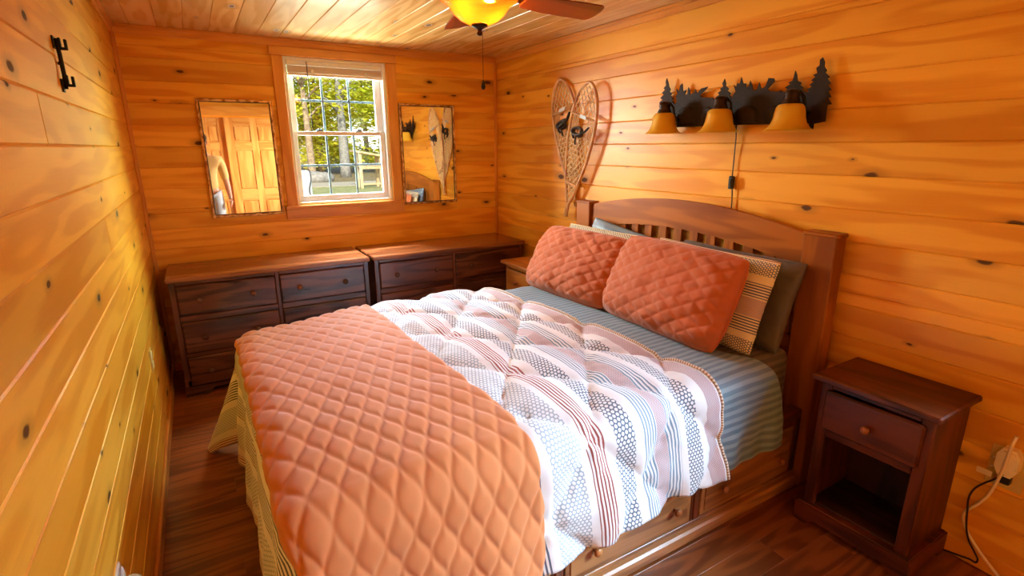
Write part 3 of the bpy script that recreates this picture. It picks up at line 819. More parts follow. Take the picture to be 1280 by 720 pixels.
# pillows -----------------------------------------------------------
def pillow(name, label, cat, group, mat, W, Hh, T, base, lean, yaw=0.0, roll=0.0, quilt=0.0, pinch=.05, seed=0, n=(64, 46), pipe=None, sag=0.15, rnd=.03):
    th = math.radians(lean)
    up = Vector((math.sin(th), 0, math.cos(th))); nrm = Vector((-math.cos(th), 0, math.sin(th))); wv = Vector((0, -1, 0))
    R = Matrix.Rotation(math.radians(yaw), 3, 'Z')
    up, nrm, wv = R @ up, R @ nrm, R @ wv
    Q = Matrix.Rotation(math.radians(roll), 3, nrm); up, wv = Q @ up, Q @ wv
    nu, nv = n
    def local(a, b, side):
        x = W / 2 * a * (1 - pinch * (1 - b * b)) * (1 - rnd * a * a * b ** 4); y = Hh / 2 * b * (1 - pinch * (1 - a * a)) * (1 - rnd * 1.3 * b * b * a ** 6)
        e = max(0, (1 - abs(a) ** 3.2)) * max(0, (1 - abs(b) ** 3.0))
        t = T / 2 * e ** .5 * (1 + sag * -b * .8)
        if e > 0:
            t += (.015 * noise.noise(Vector((a * 2.2, b * 2.0, seed))) + .009 * noise.noise(Vector((a * 5 + b * 2 + seed, b * 5, 3)))) * min(1, e * 3)
            edge = 1 - min(1, e * 2.2)
            t += .006 * edge * noise.noise(Vector((a * 15, b * 13, seed + 9.0)))
        if quilt and side > 0:
            g1 = (x + y * 1.6) / quilt; g2 = (x - y * 1.6) / quilt
            d = min(abs(g1 - round(g1)), abs(g2 - round(g2))) * quilt / 1.89
            t += .0085 * (1 - math.exp(-(d / .009) ** 1.0)) * min(1, e * 5)
        return x, y, side * max(t, .0)
    mb = MB(); c0 = Vector(base) + up * (Hh / 2)
    idx = {}; V = []; uv = []; F = []
    for side in (1, -1):
        for i in range(nu + 1):
            for j in range(nv + 1):
                if side < 0 and (i in (0, nu) or j in (0, nv)): idx[(side, i, j)] = idx[(1, i, j)]; continue
                a = -math.cos(PI * i / nu) * .35 + (2 * i / nu - 1) * .65; b = -math.cos(PI * j / nv) * .35 + (2 * j / nv - 1) * .65
                x, y, t = local(a, b, side)
                idx[(side, i, j)] = len(V); V.append(c0 + wv * x + up * y + nrm * t); uv.append((y, x))
        for i in range(nu):
            for j in range(nv):
                f = [idx[(side, i, j)], idx[(side, i + 1, j)], idx[(side, i + 1, j + 1)], idx[(side, i, j + 1)]]
                F.append(f if side > 0 else f[::-1])
    # outward orientation check
    q = F[len(F) // 4]; nn = (V[q[1]] - V[q[0]]).cross(V[q[2]] - V[q[0]])
    if nn.dot(nrm) < 0: F = [f[::-1] for f in F]
    mb.add(V, F, smooth=True, uv=uv)
    o = mb.build(name, mat, loc=base)
    tag(o, label, cat, group)
    if pipe:
        m = MB(); ring = [(i, 0) for i in range(nu)] + [(nu, j) for j in range(nv)] + [(i, nv) for i in range(nu, 0, -1)] + [(0, j) for j in range(nv, 0, -1)]
        m.tube([V[idx[(1, i, j)]] for i, j in ring], .0045, n=7, closed=True); m.build('piping', pipe, o)
    return o
PG = 'pillows propped against the headboard'
pillow('bed_pillow', 'dark taupe bed pillow against the near end of the headboard', 'pillow', PG, M['pgrey'], .74, .43, .13, (2.120, 1.625, .668), 19, yaw=-3, seed=1)
pillow('bed_pillow', 'blue grey bed pillow poking up at the far headboard post', 'pillow', PG, M['pblue'], .66, .43, .13, (2.125, 2.44, .672), 17, yaw=2, roll=-7, seed=2)
pillow('pillow_sham', 'cream striped sham with honeycomb print behind the right orange pillow', 'pillow', PG, M['sham'], .76, .44, .12, (1.995, 1.680, .672), 19, yaw=-3, seed=3, n=(64, 40))
pillow('pillow_sham', 'white printed sham behind the left orange pillow', 'pillow', PG, M['sham'], .74, .43, .12, (2.000, 2.470, .672), 21, yaw=2, seed=4, n=(64, 40))
pillow('quilted_sham', 'orange diamond quilted sham on the right, nearest the dark nightstand', 'pillow', PG, M['orange2'], .80, .455, .19, (1.858, 1.790, .676), 25, yaw=-2, quilt=.105, seed=5, n=(130, 84), pipe=M['orange2'], pinch=-.01, rnd=.05)
pillow('quilted_sham', 'orange diamond quilted sham on the left, nearest the dressers', 'pillow', PG, M['orange2'], .77, .435, .19, (1.835, 2.525, .678), 30, yaw=3, quilt=.105, seed=6, n=(130, 84), pipe=M['orange2'], pinch=-.01, rnd=.05)
# a sham top shows between the stacks

# ------------------------------------------------------------------ mirrors
def wall_mirror(x0, x1, z0, z1, fw, label, tilt, shear):
    """hangs on the back wall, top leaning a little into the room"""
    o = empty('wall_mirror', ((x0 + x1) / 2, YB - .006, z0), label, 'mirror', 'mirrors flanking the window')
    w, h = x1 - x0, z1 - z0
    m = MB()
    m.box(-w / 2, -w / 2 + fw, -.022, 0, 0, h, ch=.005, grain='z'); m.box(w / 2 - fw, w / 2, -.022, 0, 0, h, ch=.005, grain='z')
    m.box(-w / 2 + fw, w / 2 - fw, -.022, 0, 0, fw, ch=.005, grain='x'); m.box(-w / 2 + fw, w / 2 - fw, -.022, 0, h - fw, h, ch=.005, grain='x')
    f = m.build('mirror_frame', M['gilt']); f.parent = o
    m = MB(); m.box(-w / 2 + fw * .6, w / 2 - fw * .6, -.012, -.004, fw * .6, h - fw * .6, ch=0)
    g = m.build('mirror_glass', M['mirror']); g.parent = o
    m = MB(); q = fw + .0003
    for (a, b, c, d) in ((-w / 2 + q, -w / 2 + q + .005, q, h - q), (w / 2 - q - .005, w / 2 - q, q, h - q), (-w / 2 + q + .005, w / 2 - q - .005, q, q + .005), (-w / 2 + q + .005, w / 2 - q - .005, h - q - .005, h - q)):
        m.box(a, b, -.016, -.011, c, d, ch=.001)
    l = m.build('inner_liner', M['cordb']); l.parent = o
    o.rotation_euler = (math.radians(tilt), math.radians(shear), 0)
    return o
wall_mirror(.068, .538, 1.090, 1.890, .017, 'larger gilt framed mirror left of the window reflecting a panelled door', 0.0, 0.0)
wall_mirror(1.470, 1.953, 1.100, 1.905, .016, 'narrow gilt framed mirror right of the window reflecting snowshoes', 0.0, 0.0)

# ------------------------------------------------------------------ snowshoes
def snowshoe(tip, tail, width, xoff, label, xtail):
    """tip, tail = (y, z) on the right wall"""
    T = Vector((xoff, tip[0], tip[1])); E = Vector((xtail, tail[0], tail[1]))
    ax = (E - T); L = ax.length; ax.normalize()
    wd = Vector((1, 0, 0)).cross(ax); wd = (wd - ax * wd.dot(ax)).normalized()
    if wd.y > 0: wd = -wd                                  # positive = towards the camera
    nrm = ax.cross(wd).normalized()
    if nrm.x > 0: nrm = -nrm
    S = empty('snowshoe', T + ax * L * .5, label, 'snowshoe', 'snowshoes hung on the right wall')
    def half(t):                                         # half width at t (0 tip .. 1 tail)
        if t < .30: return width / 2 * math.sin(PI / 2 * (t / .30) ** .62) ** .9
        s = (t - .30) / .60
        return width / 2 * max(0.045, (math.cos(PI / 2 * min(1, s)) ** .85) * .97 + .03) if s < 1 else width / 2 * .045
    def P(t, s, d=0): return T + ax * (L * t) + wd * (half(t) * s) + nrm * d
    ts = [0, .004, .012, .025, .045, .07, .10, .14, .18, .23, .3, .37, .44, .51, .58, .65, .72, .78, .83, .87, .9, .95, 1.0]
    rim = [P(t, 1) for t in reversed(ts)] + [P(t, -1) for t in ts[1:]]
    m = MB(); m.tube(rim, .0115, n=8, flat=.8); m.build('rim', M['rattan'], S)
    for (t, nm) in ((.235, 'front_crossbar'), (.735, 'rear_crossbar')):
        m = MB(); m.tube([P(t, -.97, .0), P(t, 0, .003), P(t, .97, .0)], .013, n=8, flat=.55)
        if t > .5:
            for q in range(-3, 4):
                c = P(t, q * .27, .002); m.tube([c - ax * .012, c + ax * .012], .014, n=7)
        m.build(nm, M['rattan'], S)
    m = MB(); c = P(.235, .05, .013)
    tagb = [c + wd * a + ax * b + nrm * d for d in (0, .003) for (a, b) in ((-.035, -.011), (.035, -.011), (.035, .011), (-.035, .011))]
    m.add(tagb, [[0, 1, 2, 3], [7, 6, 5, 4], [0, 4, 5, 1], [1, 5, 6, 2], [2, 6, 7, 3], [3, 7, 4, 0]]); m.build('maker_plate', M['silver'], S)
    # rawhide lacing: two diagonal families and cross strands, clipped by the rim
    m = MB()
    def strand(f, t0, t1, r=.0034):
        seg = []; n = 60
        for i in range(n + 1):
            t = t0 + (t1 - t0) * i / n; x = f(t); hw = half(t)
            ok = abs(x) < hw - .004 and hw > .014 and .02 < t < .90
            if ok: seg.append(T + ax * (L * t) + wd * x + nrm * (.002 * math.sin(t * 90)))
            if (not ok or i == n) and len(seg) > 1: m.tube(seg, r, n=5); seg = []
            elif not ok: seg = []
    for k in range(-20, 26):
        for sg in (-1, 1):
            sl = 1.35
            t0 = k * .060
            def f(t, t0=t0, sg=sg): return sg * (t - t0) * L / sl - sg * .14
            if True:
                lo, hi = t0 - .02, t0 + .42
                # toe and tail filled; the opening above the binding stays clear in the middle
                if hi > 0 and lo < 1:
                    strand(lambda t: (f(t) if (t < .225 or t > .37) else 99), max(0, lo), min(1, hi))
    for q in range(-6, 7):
        if abs(q) >= 3: strand(lambda t, q=q: q * .0185, .235, .40, .0026)
    for i in range(16):
        t = .38 + i * .034
        if t < .73:
            hw = half(t) - .004; m.tube([P(t, -1) * 0 + T + ax * (L * t) - wd * hw, T + ax * (L * t) + wd * hw], .0026, n=5)
    m.build('lacing', M['lace'], S)
    # leather binding
    b = MB(); c = P(.345, -.05, .022)
    ring = [c + wd * (.052 * math.cos(a)) + ax * (.026 * math.sin(a)) + nrm * (.012 * math.cos(2 * a)) for a in [2 * PI * i / 20 for i in range(20)]]
    b.tube(ring, .014, n=8, closed=True, flat=.7)
    b.tube([c - wd * .055 + ax * .01, c - wd * .02 + ax * .02 + nrm * .012, c + wd * .03 + ax * .012 + nrm * .015, c + wd * .075 - ax * .022, c + wd * .105 - ax * .055], [.016, .02, .02, .012, .009], n=8, flat=.5)
    b.tube([c - wd * .04 - ax * .015, c - wd * .055 + ax * .03, c - wd * .035 + ax * .05], .008, n=7)
    b.tube([c + nrm * .01 + ax * .01, c + nrm * .014 + ax * .05, c + nrm * .006 + ax * .085], .006, n=6)
    b.build('binding', M['leather'], S)
    return S
snowshoe(trace(699, 100, XR - .022), trace(720, 258, XR - .018), .270, XR - .022, 'wooden snowshoe on the wall, left one of the crossed pair, partly behind the other', XR - .018)
snowshoe(trace(738, 103, XR - .060), trace(707, 270, XR - .050), .275, XR - .060, 'wooden snowshoe on the wall, right one of the crossed pair, in front', XR - .050)

# ------------------------------------------------------------------ sconce of moose and pines
XS = 2.335
def zpx(x, y):               # tracing of the cut-out: 1 unit of tracing = about 2.1 mm
    return x, y
TR = [(150,235),(165,222),(155,215),(170,200),(162,193),(175,180),(170,172),(180,160),(178,145),(183,130),(188,145),(192,165),(199,178),(194,185),(204,197),(198,203),(209,218),(203,225),(215,240),
 (226,232),(222,207),(228,196),(224,175),(235,187),(240,160),(250,152),(252,186),(266,180),(258,202),(271,196),(275,168),(283,186),(282,202),(300,192),(305,176),(312,195),(330,174),(358,166),(350,178),(325,201),(330,212),(380,212),(386,228),
 (395,210),(408,200),(402,192),(416,182),(411,176),(424,165),(421,152),(431,132),(437,152),(435,162),(449,175),(442,182),(457,195),(450,203),(462,215),(470,197),(478,186),(469,158),(480,167),(485,150),(495,154),(503,125),(510,152),(521,152),(522,167),(535,167),(540,140),(550,162),(552,182),(570,178),(580,148),(588,176),(605,165),(620,128),(642,130),(645,142),(615,176),(625,186),(675,186),(688,190),
 (700,176),(690,170),(712,155),(704,148),(722,140),(727,125),(734,97),(741,115),(743,140),(761,150),(752,158),(769,170),(760,178),(776,192),(791,186),(784,178),(805,165),(794,158),(812,145),(802,138),(820,125),(811,115),(828,108),(824,85),(838,75),(840,50),(852,40),(860,60),(858,80),(869,95),(862,105),(881,125),(870,130),(886,150),(872,158),(889,180),(874,185),(887,210),(872,215),(889,240),(870,245),(866,280),(862,315),(812,325),(810,346),(795,347),(792,324),(600,328),(450,330),(335,335),(220,340),(212,318),(200,298),(168,262)]
sco = empty('wall_sconce', (XS, 1.83, 1.66), 'black metal wall light with moose and pine cutout and three amber bell shades', 'wall light')
poly = [trace(780 + x / 3.43, 60 + y / 3.43, XS) for x, y in TR]
m = MB(); m.prism(poly, lambda u, v, w: (XS + w, u, v), .005, grain='y')
for (yc) in (1.62, 2.0): m.box(XS + .005, XR, yc - .03, yc + .03, 1.70, 1.76, ch=.002)
bp = m.build('back_plate', M['plate'], sco)
def blob(pts, d):
    m = MB(); pl = [trace(780 + x / 3.43, 60 + y / 3.43, XS) for x, y in pts]
    cy = sum(p[0] for p in pl) / len(pl); cz = sum(p[1] for p in pl) / len(pl)
    V = [Vector((XS - .0003, y, z)) for y, z in pl] + [Vector((XS - d, cy + (y - cy) * .8, cz + (z - cz) * .8)) for y, z in pl]; n = len(pl)
    F = [[n + i for i in range(n)], list(range(n))[::-1]] + [[i, (i + 1) % n, n + (i + 1) % n, n + i] for i in range(n)]
    m.add(V, F); return m.build('moose_relief', M['plate'], bp)
blob([(230,330),(222,300),(232,272),(252,255),(282,250),(300,262),(306,300),(306,328)], .008)
blob([(335,326),(330,290),(340,262),(362,250),(382,262),(384,300),(382,322)], .007)
blob([(470,322),(466,290),(482,262),(508,250),(548,246),(572,262),(576,300),(572,322)], .009)
blob([(606,322),(600,286),(612,256),(640,244),(668,256),(672,300),(668,318)], .007)
for yc in (2.170, 1.808, 1.443):
    xs = 2.255; zb = 1.632
    a = MB(); a.tube([(XS, yc - .035, 1.705), (XS - .03, yc - .045, 1.70), (XS - .05, yc - .046, 1.72), (XS - .055, yc - .040, 1.765), (XS - .062, yc - .022, 1.788), (xs, yc, 1.792)], .007, n=8)
    arm = a.build('arm', M['iron'], sco)
    a = MB(); a.lathe([(0, .168), (.012, .168), (.026, .162), (.031, .150), (.031, .138), (.028, .135), (.034, .122), (.039, .106), (.040, .098), (.0, .097)], (xs, yc, zb), n=22)
    a.build('socket', M['bronze'], sco)
    a = MB(); pr = [(.034, .109), (.048, .105), (.057, .094), (.061, .074), (.065, .048), (.073, .024), (.087, .007), (.099, .0)]
    a.lathe(pr[::-1] + [(r - .004, z + .001) for r, z in pr], (xs, yc, zb), n=32); shd = a.build('glass_shade', M['shade'], sco)
    a = MB(); a.ball((xs, yc, zb + .052), .024, sc3=(1, 1, 1.3)); a.build('bulb', M['white'], sco)
# its cord with an in-line switch
pc = empty('sconce_cord', (2.352, 1.77, 1.42), 'dark cord with inline switch hanging from the wall light behind the headboard', 'cord')
m = MB(); pts = [(2.34, 1.772, 1.685), (2.352, 1.773, 1.60), (2.357, 1.776, 1.50), (2.356, 1.775, 1.41), (2.356, 1.768, 1.36), (2.357, 1.762, 1.28), (2.358, 1.76, 1.1), (2.360, 1.76, .9)]
m.tube(pts, .0032, n=7); m.build('cable', M['cordb'], pc)
m = MB(); m.box(2.340, 2.363, 1.760, 1.786, 1.352, 1.418, ch=.008); m.box(2.336, 2.341, 1.766, 1.780, 1.366, 1.404, ch=.003); m.build('inline_switch', M['blk'], pc)

# ------------------------------------------------------------------ ceiling fan
FX, FY = 1.045, 2.010
fan = empty('ceiling_fan', (FX, FY, H), 'wooden bladed ceiling fan with a glowing amber glass bowl light', 'ceiling fan')
m = MB(); m.lathe([(0, H), (.085, H), (.085, H - .012), (.075, H - .03), (.068, H - .04), (.105, H - .05), (.125, H - .07), (.125, H - .115), (.105, H - .135), (.06, H - .145), (.045, H - .165), (.075, H - .175), (.12, H - .185), (.0, H - .188)], (FX, FY, 0), n=40)
m.build('motor_housing', M['bronze'], fan)
ZB = 2.136
for k in range(5):
    a = math.radians(1 + 72 * k)
    xf = Matrix.Translation((FX, FY, ZB)) @ Matrix.Rotation(a, 4, 'Z') @ Matrix.Rotation(math.radians(-11), 4, 'X') @ Matrix.Scale(1.06, 4, (1, 0, 0))
    ol = [(.205, -.050), (.30, -.062), (.45, -.070), (.535, -.070), (.553, -.060), (.562, -.040), (.565, 0), (.562, .040), (.553, .060), (.535, .070), (.45, .070), (.30, .062), (.205, .050), (.195, .03), (.195, -.03)]
    m = MB(); m.prism(ol, lambda u, v, w: (u, v, w), .006, xf=xf, grain='x'); b = m.build('blade', M['blade'], fan)
    m = MB(); m.prism([(.09, -.018), (.16, -.012), (.21, -.035), (.245, -.03), (.25, 0), (.245, .03), (.21, .035), (.16, .012), (.09, .018)], lambda u, v, w: (u, v, w + .0062), .005, xf=xf); m.build('blade_iron', M['bronze'], b)
ZF = 1.991
pr = [(.020, .040), (.045, .043), (.075, .056), (.098, .075), (.112, .094), (.122, .108), (.140, .119), (.154, .130), (.158, .142), (.154, .152), (.140, .157)]
m = MB(); m.lathe(pr + [(r - .005, z + .001) for r, z in reversed(pr)], (FX, FY, ZF), n=48); m.build('glass_bowl', M['bowl'], fan)
m = MB(); m.lathe([(0, 0), (.006, .001), (.011, .006), (.011, .012), (.007, .018), (.010, .024), (.020, .029), (.031, .035), (.033, .041), (.028, .044), (.0, .046)], (FX, FY, ZF), n=24); m.build('finial', M['bronze'], fan)
m = MB(); zc = ZF
while zc > 1.836: m.ball((FX + .012, FY, zc + .002), .0016, nu=5, nv=3); zc -= .0042
m.tube([(FX + .012, FY, ZF + .02), (FX + .012, FY, 1.83)], .0007, n=4)
ch = m.build('pull_chain', M['bronze'], fan)
m = MB(); m.lathe([(0, 1.792), (.005, 1.793), (.0085, 1.799), (.009, 1.806), (.006, 1.818), (.003, 1.828), (.0, 1.831)], (FX + .012, FY, 0), n=14); m.build('pull_fob', M['iron'], ch)

# ------------------------------------------------------------------ small things on the walls
# black iron hook rail on the left wall
hk = empty('iron_wall_hook', (XL, 2.28, 1.76), 'black iron key shaped hook screwed to the left wall near the ceiling', 'hook')
m = MB(); xw = XL
m.tube([(xw + .010, 2.281, 1.755), (xw + .012, 2.281, 1.80), (xw + .012, 2.279, 1.86), (xw + .010, 2.278, 1.905)], [.006, .0065, .0065, .006], n=8)
m.box(xw + .0002, xw + .006, 2.268, 2.294, 1.745, 1.785, ch=.002); m.box(xw + .0002, xw + .006, 2.265, 2.295, 1.875, 1.912, ch=.002)
m.build('shaft', M['iron'], hk)
for (z, s) in ((1.772, 1), (1.882, 1)):
    m = MB(); m.box(xw + .004, xw + .034, 2.274, 2.288, z - .010, z - .002, ch=.002); m.box(xw + .028, xw + .036, 2.274, 2.288, z - .010, z + .022, ch=.002)
    m.box(xw + .014, xw + .021, 2.274, 2.288, z - .004, z + .026, ch=.002); m.build('prong', M['iron'], hk)
m = MB(); m.tube([(xw + .002, 2.30, 1.832), (xw + .006, 2.29, 1.836), (xw + .011, 2.281, 1.838)], .004, n=6); m.build('nail', M['iron'], hk)

# left wall outlet far down, and a night light close to the camera
o1 = empty('wall_outlet', (XL, 3.13, .51), 'ivory outlet plate low on the left wall near the dresser corner', 'outlet')
m = MB(); m.box(XL, XL + .006, 3.095, 3.165, .452, .568, ch=.003); m.build('cover_plate', M['outlet'], o1)
for zz in (.465, .520):
    m = MB(); m.box(XL + .0062, XL + .009, 3.113, 3.147, zz, zz + .035, ch=.003); m.build('receptacle', M['plug'], o1)
nl = empty('night_light', (XL + .006, 1.52, .47), 'white plug-in night light on the left wall at the bottom edge', 'night light')
m = MB(); m.box(XL - .001, XL + .006, 1.46, 1.575, .36, .478, ch=.003); m.build('cover_plate', M['white'], nl)
m = MB(); m.box(XL + .0065, XL + .050, 1.472, 1.52, .385, .462, ch=.018); m.ball((XL + .036, 1.497, .452), .026, sc3=(1, 1, .9)); m.build('light_body', M['white'], nl)
m = MB(); m.tube([(XL + .012, 1.535, .40), (XL + .014, 1.535, .44), (XL + .016, 1.533, .487)], [.010, .009, .002], n=10); m.build('shield', M['white'], nl)

# right wall outlet, adapter and cords
o2 = empty('wall_outlet', (XR, .515, .45), 'ivory outlet plate with a cream plug adapter on the wall right of the nightstand', 'outlet')
m = MB(); m.box(XR - .006, XR, .462, .566, .365, .520, ch=.003); m.build('cover_plate', M['outlet'], o2)
for k in range(3):
    m = MB(); m.lathe([(0, 0), (.006, 0), (.006, .003), (0, .004)], (XR - .006, .555, .40 + k * .034), '-x', n=10); m.build('screw', M['plug'], o2)
ad = empty('plug_adapter', (XR - .008, .51, .46), 'cream round edged plug adapter in the outlet right of the nightstand', 'adapter')
m = MB(); pl = [(.478, .455), (.492, .425), (.528, .425), (.542, .455), (.542, .505), (.528, .532), (.492, .532), (.478, .505)]
m.prism(pl, lambda u, v, w: (XR - .0065 - w, u, v), .034); m.prism([(u * .8 + .51 * .2, v * .8 + .48 * .2) for u, v in pl], lambda u, v, w: (XR - .0408 - w, u, v), .006); m.build('adapter_body', M['plug'], ad)
m = MB(); m.box(XR - .034, XR - .0065, .492, .522, .392, .424, ch=.004); m.build('black_plug', M['blk'], ad)
wc = empty('power_cord', (XR - .05, .53, .2), 'thick cream power cord running from the outlet down past the floor edge', 'cord')
m = MB(); pts = [trace(*q) + (q[2],) for q in ((1271, 546, XR - .055), (1264, 560, XR - .058), (1256, 582, XR - .05), (1246, 602, XR - .035), (1236, 618, XR - .025), (1222, 630, XR - .018), (1208, 638, XR - .014), (1204, 648, XR - .014), (1208, 662, XR - .016), (1218, 680, XR - .02), (1232, 700, XR - .03), (1246, 718, XR - .04), (1256, 734, XR - .05))]
P = [Vector((x, y, max(z, .006))) for (y, z, x) in pts]
def spline(P, k=5):
    out = []
    for i in range(len(P) - 1):
        a, b, c, d = P[max(i - 1, 0)], P[i], P[i + 1], P[min(i + 2, len(P) - 1)]
        for j in range(k):
            t = j / k; out.append(.5 * ((2 * b) + (c - a) * t + (2 * a - 5 * b + 4 * c - d) * t * t + (3 * b - a - 3 * c + d) * t ** 3))
    return out + [P[-1]]
m.tube(spline(P), .0055, n=8); m.build('cable', M['cordw'], wc)
m = MB(); c = Vector((XR - .046, *trace(1238, 592, XR - .046)))
m.box(c.x - .001, c.x + .001, c.y - .004, c.y + .040, c.z - .012, c.z + .010, ch=.0004); m.build('paper_tag', M['label'], wc)
bc = empty('lamp_cord', (XR - .03, .56, .2), 'thin dark brown cord looping from the outlet down behind the nightstand', 'cord')
m = MB(); pts = [trace(*q) + (q[2],) for q in ((1258, 588, XR - .036), (1252, 594, XR - .040), (1241, 600, XR - .036), (1230, 604, XR - .028), (1218, 611, XR - .022), (1211, 622, XR - .0245), (1209, 640, XR - .0245), (1208, 660, XR - .027), (1211, 676, XR - .022), (1218, 690, XR - .018), (1222, 699, XR - .015), (1219, 703, XR - .013), (1212, 699, XR - .012), (1198, 694, XR - .011), (1182, 688, XR - .010), (1172, 684, XR - .009))]
m.tube(spline([Vector((x, y, max(z, .005))) for (y, z, x) in pts]), .0034, n=8); m.build('cable', M['cordb'], bc)

# ------------------------------------------------------------------ person reflected in the mirror (stands behind the viewpoint)
def skin_obj(name, verts, edges, radii, mat, parent=None, sub=2, root=0):
    me = bpy.data.meshes.new(name); me.from_pydata(verts, edges, []); me.materials.append(mat)
    o = bpy.data.objects.new(name, me); COL.objects.link(o)
    if parent: o.parent = parent; o.matrix_parent_inverse = parent.matrix_basis.inverted()
    md = o.modifiers.new('skin', 'SKIN')
    sv = me.skin_vertices[0].data if me.skin_vertices else None
    if sv is None:
        me.skin_vertices_add() if hasattr(me, 'skin_vertices_add') else None
        sv = me.skin_vertices[0].data
    for i, r in enumerate(radii):
        sv[i].radius = (r, r) if not isinstance(r, tuple) else r
        sv[i].use_root = (i == root)
    md.use_smooth_shade = True
    o.modifiers.new('sub', 'SUBSURF').levels = sub; o.modifiers['sub'].render_levels = sub
    return o
M['skin'] = plain('skin', srgb(206, 150, 118), .5)
M['shirt'] = fabric('tan_shirt', srgb(222, 184, 112))
M['jeans'] = fabric('pale_jeans', srgb(196, 204, 212))
M['hair'] = plain('brown_hair', srgb(70, 48, 34), .6, bump=.3, bscale=200)
M['shoe'] = plain('brown_shoe', srgb(66, 46, 34), .5)
M['eye'] = plain('eye_white', srgb(236, 236, 230), .2)
def build_person(cx, cy):
    o = empty('person', (cx, cy, 0), 'person in a tan rolled sleeve shirt and pale trousers, reflected in the left mirror', 'person')
    A = lambda x, y, z: (cx + x, cy + y, z)
    V = [A(0, -.02, .97), A(0, -.015, 1.10), A(0, -.01, 1.25), A(0, -.005, 1.38), A(0, 0, 1.46), A(0, .01, 1.53), A(0, .025, 1.60), A(0, .03, 1.68)]
    Rr = [(.12, .09), (.125, .095), (.155, .11), (.15, .10), .062, .055, (.078, .092), (.07, .085)]
    Ed = [(i, i + 1) for i in range(7)]
    def chain(start, pts, rs):
        k = start
        for p, r in zip(pts, rs): V.append(p); Rr.append(r); Ed.append((k, len(V) - 1)); k = len(V) - 1
        return k
    hands = []
    for s in (1, -1):
        if s == 1: arm = [A(.19, -.01, 1.40), A(.225, -.02, 1.27), A(.245, -.02, 1.13), A(.262, .01, 1.00), A(.272, .04, .89), A(.275, .055, .83)]
        else: arm = [A(-.19, -.01, 1.40), A(-.235, .0, 1.27), A(-.20, .04, 1.14), A(-.15, .10, 1.20), A(-.11, .15, 1.27), A(-.085, .165, 1.31)]
        arr = [.062, .052, .046, .040, .030, (.036, .026)]
        hands.append((chain(3, arm, arr), s, Vector(arm[-1]), (Vector(arm[-1]) - Vector(arm[-2])).normalized()))
        leg = [A(.10 * s, -.01, .90), A(.105 * s, 0, .70), A(.11 * s, .01, .50), A(.112 * s, -.01, .28), A(.115 * s, -.02, .09), A(.125 * s, .06, .045), A(.13 * s, .13, .035)]
        chain(0, leg, [.095, .085, .062, .056, .042, .042, .035])
    body = skin_obj('body', V, Ed, Rr, M['skin'], o)
    for k, s, w, d in hands:
        side = Vector((0, -1, 0)) if s == 1 else Vector((1, 0, 0)); side = (side - d * side.dot(d)).normalized(); nr = d.cross(side)
        hv = [w - d * .01, w + d * .03]; he = [(0, 1)]; hr = [(.030, .020), (.034, .018)]
        for f, ln in zip((-1.5, -.5, .5, 1.5), (.062, .075, .070, .055)):
            b = len(hv); hv += [w + d * .055 - side * f * .017, w + d * (.055 + ln * .45) - side * f * .018 + nr * .008, w + d * (.055 + ln * .78) - side * f * .017 + nr * .026]
            he += [(1, b), (b, b + 1), (b + 1, b + 2)]; hr += [.0095, .0085, .0075]
        b = len(hv); hv += [w + d * .025 + side * .040, w + d * .060 + side * .052 + nr * .016]; he += [(0, b), (b, b + 1)]; hr += [.0105, .009]
        skin_obj('hand', hv, he, hr, M['skin'], o, sub=2)
    # shirt and trousers follow the body
    sv = [A(0, -.02, .90), A(0, -.015, 1.10), A(0, -.01, 1.25), A(0, -.005, 1.385), A(0, 0, 1.455)]; sr = [(.178, .138), (.160, .122), (.172, .125), (.165, .115), .075]
    se = [(0, 1), (1, 2), (2, 3), (3, 4)]
    sv += [A(.195, -.01, 1.395), A(.228, -.02, 1.26), A(.247, -.02, 1.10)]; sr += [.075, .064, .058]; se += [(3, 5), (5, 6), (6, 7)]
    sv += [A(-.195, -.01, 1.395), A(-.24, 0, 1.26), A(-.205, .035, 1.145)]; sr += [.075, .064, .058]; se += [(3, 8), (8, 9), (9, 10)]
    skin_obj('shirt', sv, se, sr, M['shirt'], o)
    tv = [A(0, -.02, 1.02)]; tr = [(.150, .116)]; te = []
    for s in (1, -1):
        b = len(tv); tv += [A(.098 * s, -.01, .88), A(.105 * s, 0, .70), A(.11 * s, .005, .50), A(.112 * s, -.01, .28), A(.115 * s, -.015, .11)]; tr += [.108, .098, .080, .072, .066]
        te += [(0, b)] + [(b + i, b + i + 1) for i in range(4)]
    skin_obj('trousers', tv, te, tr, M['jeans'], o)
    for s in (1, -1):
        m = MB(); m.ball(A(.125 * s, .05, .045), .06, sc3=(.8, 2.0, .75)); m.build('shoe', M['shoe'], o)
    m = MB(); m.ball(A(0, .018, 1.71), .092, sc3=(.92, 1.05, .78)); m.ball(A(0, -.04, 1.655), .075, sc3=(1.05, .7, 1.1)); m.build('hair', M['hair'], o)
    for s in (1, -1):
        m = MB(); m.ball(A(.030 * s, .112, 1.645), .011, nu=10, nv=7); m.build('eye', M['eye'], o)
        m = MB(); m.ball(A(.078 * s, .02, 1.635), .024, sc3=(.4, .8, 1.2)); m.build('ear', M['skin'], o)
    m = MB(); m.tube([A(0, .112, 1.65), A(0, .128, 1.628), A(0, .134, 1.612), A(0, .118, 1.604)], [.007, .010, .014, .008], n=8); m.build('nose', M['skin'], o)
    m = MB(); m.tube([A(-.024, .108, 1.572), A(0, .118, 1.570), A(.024, .108, 1.572)], .006, n=7); m.build('mouth', M['leather'], o)
build_person(.13, -.34)

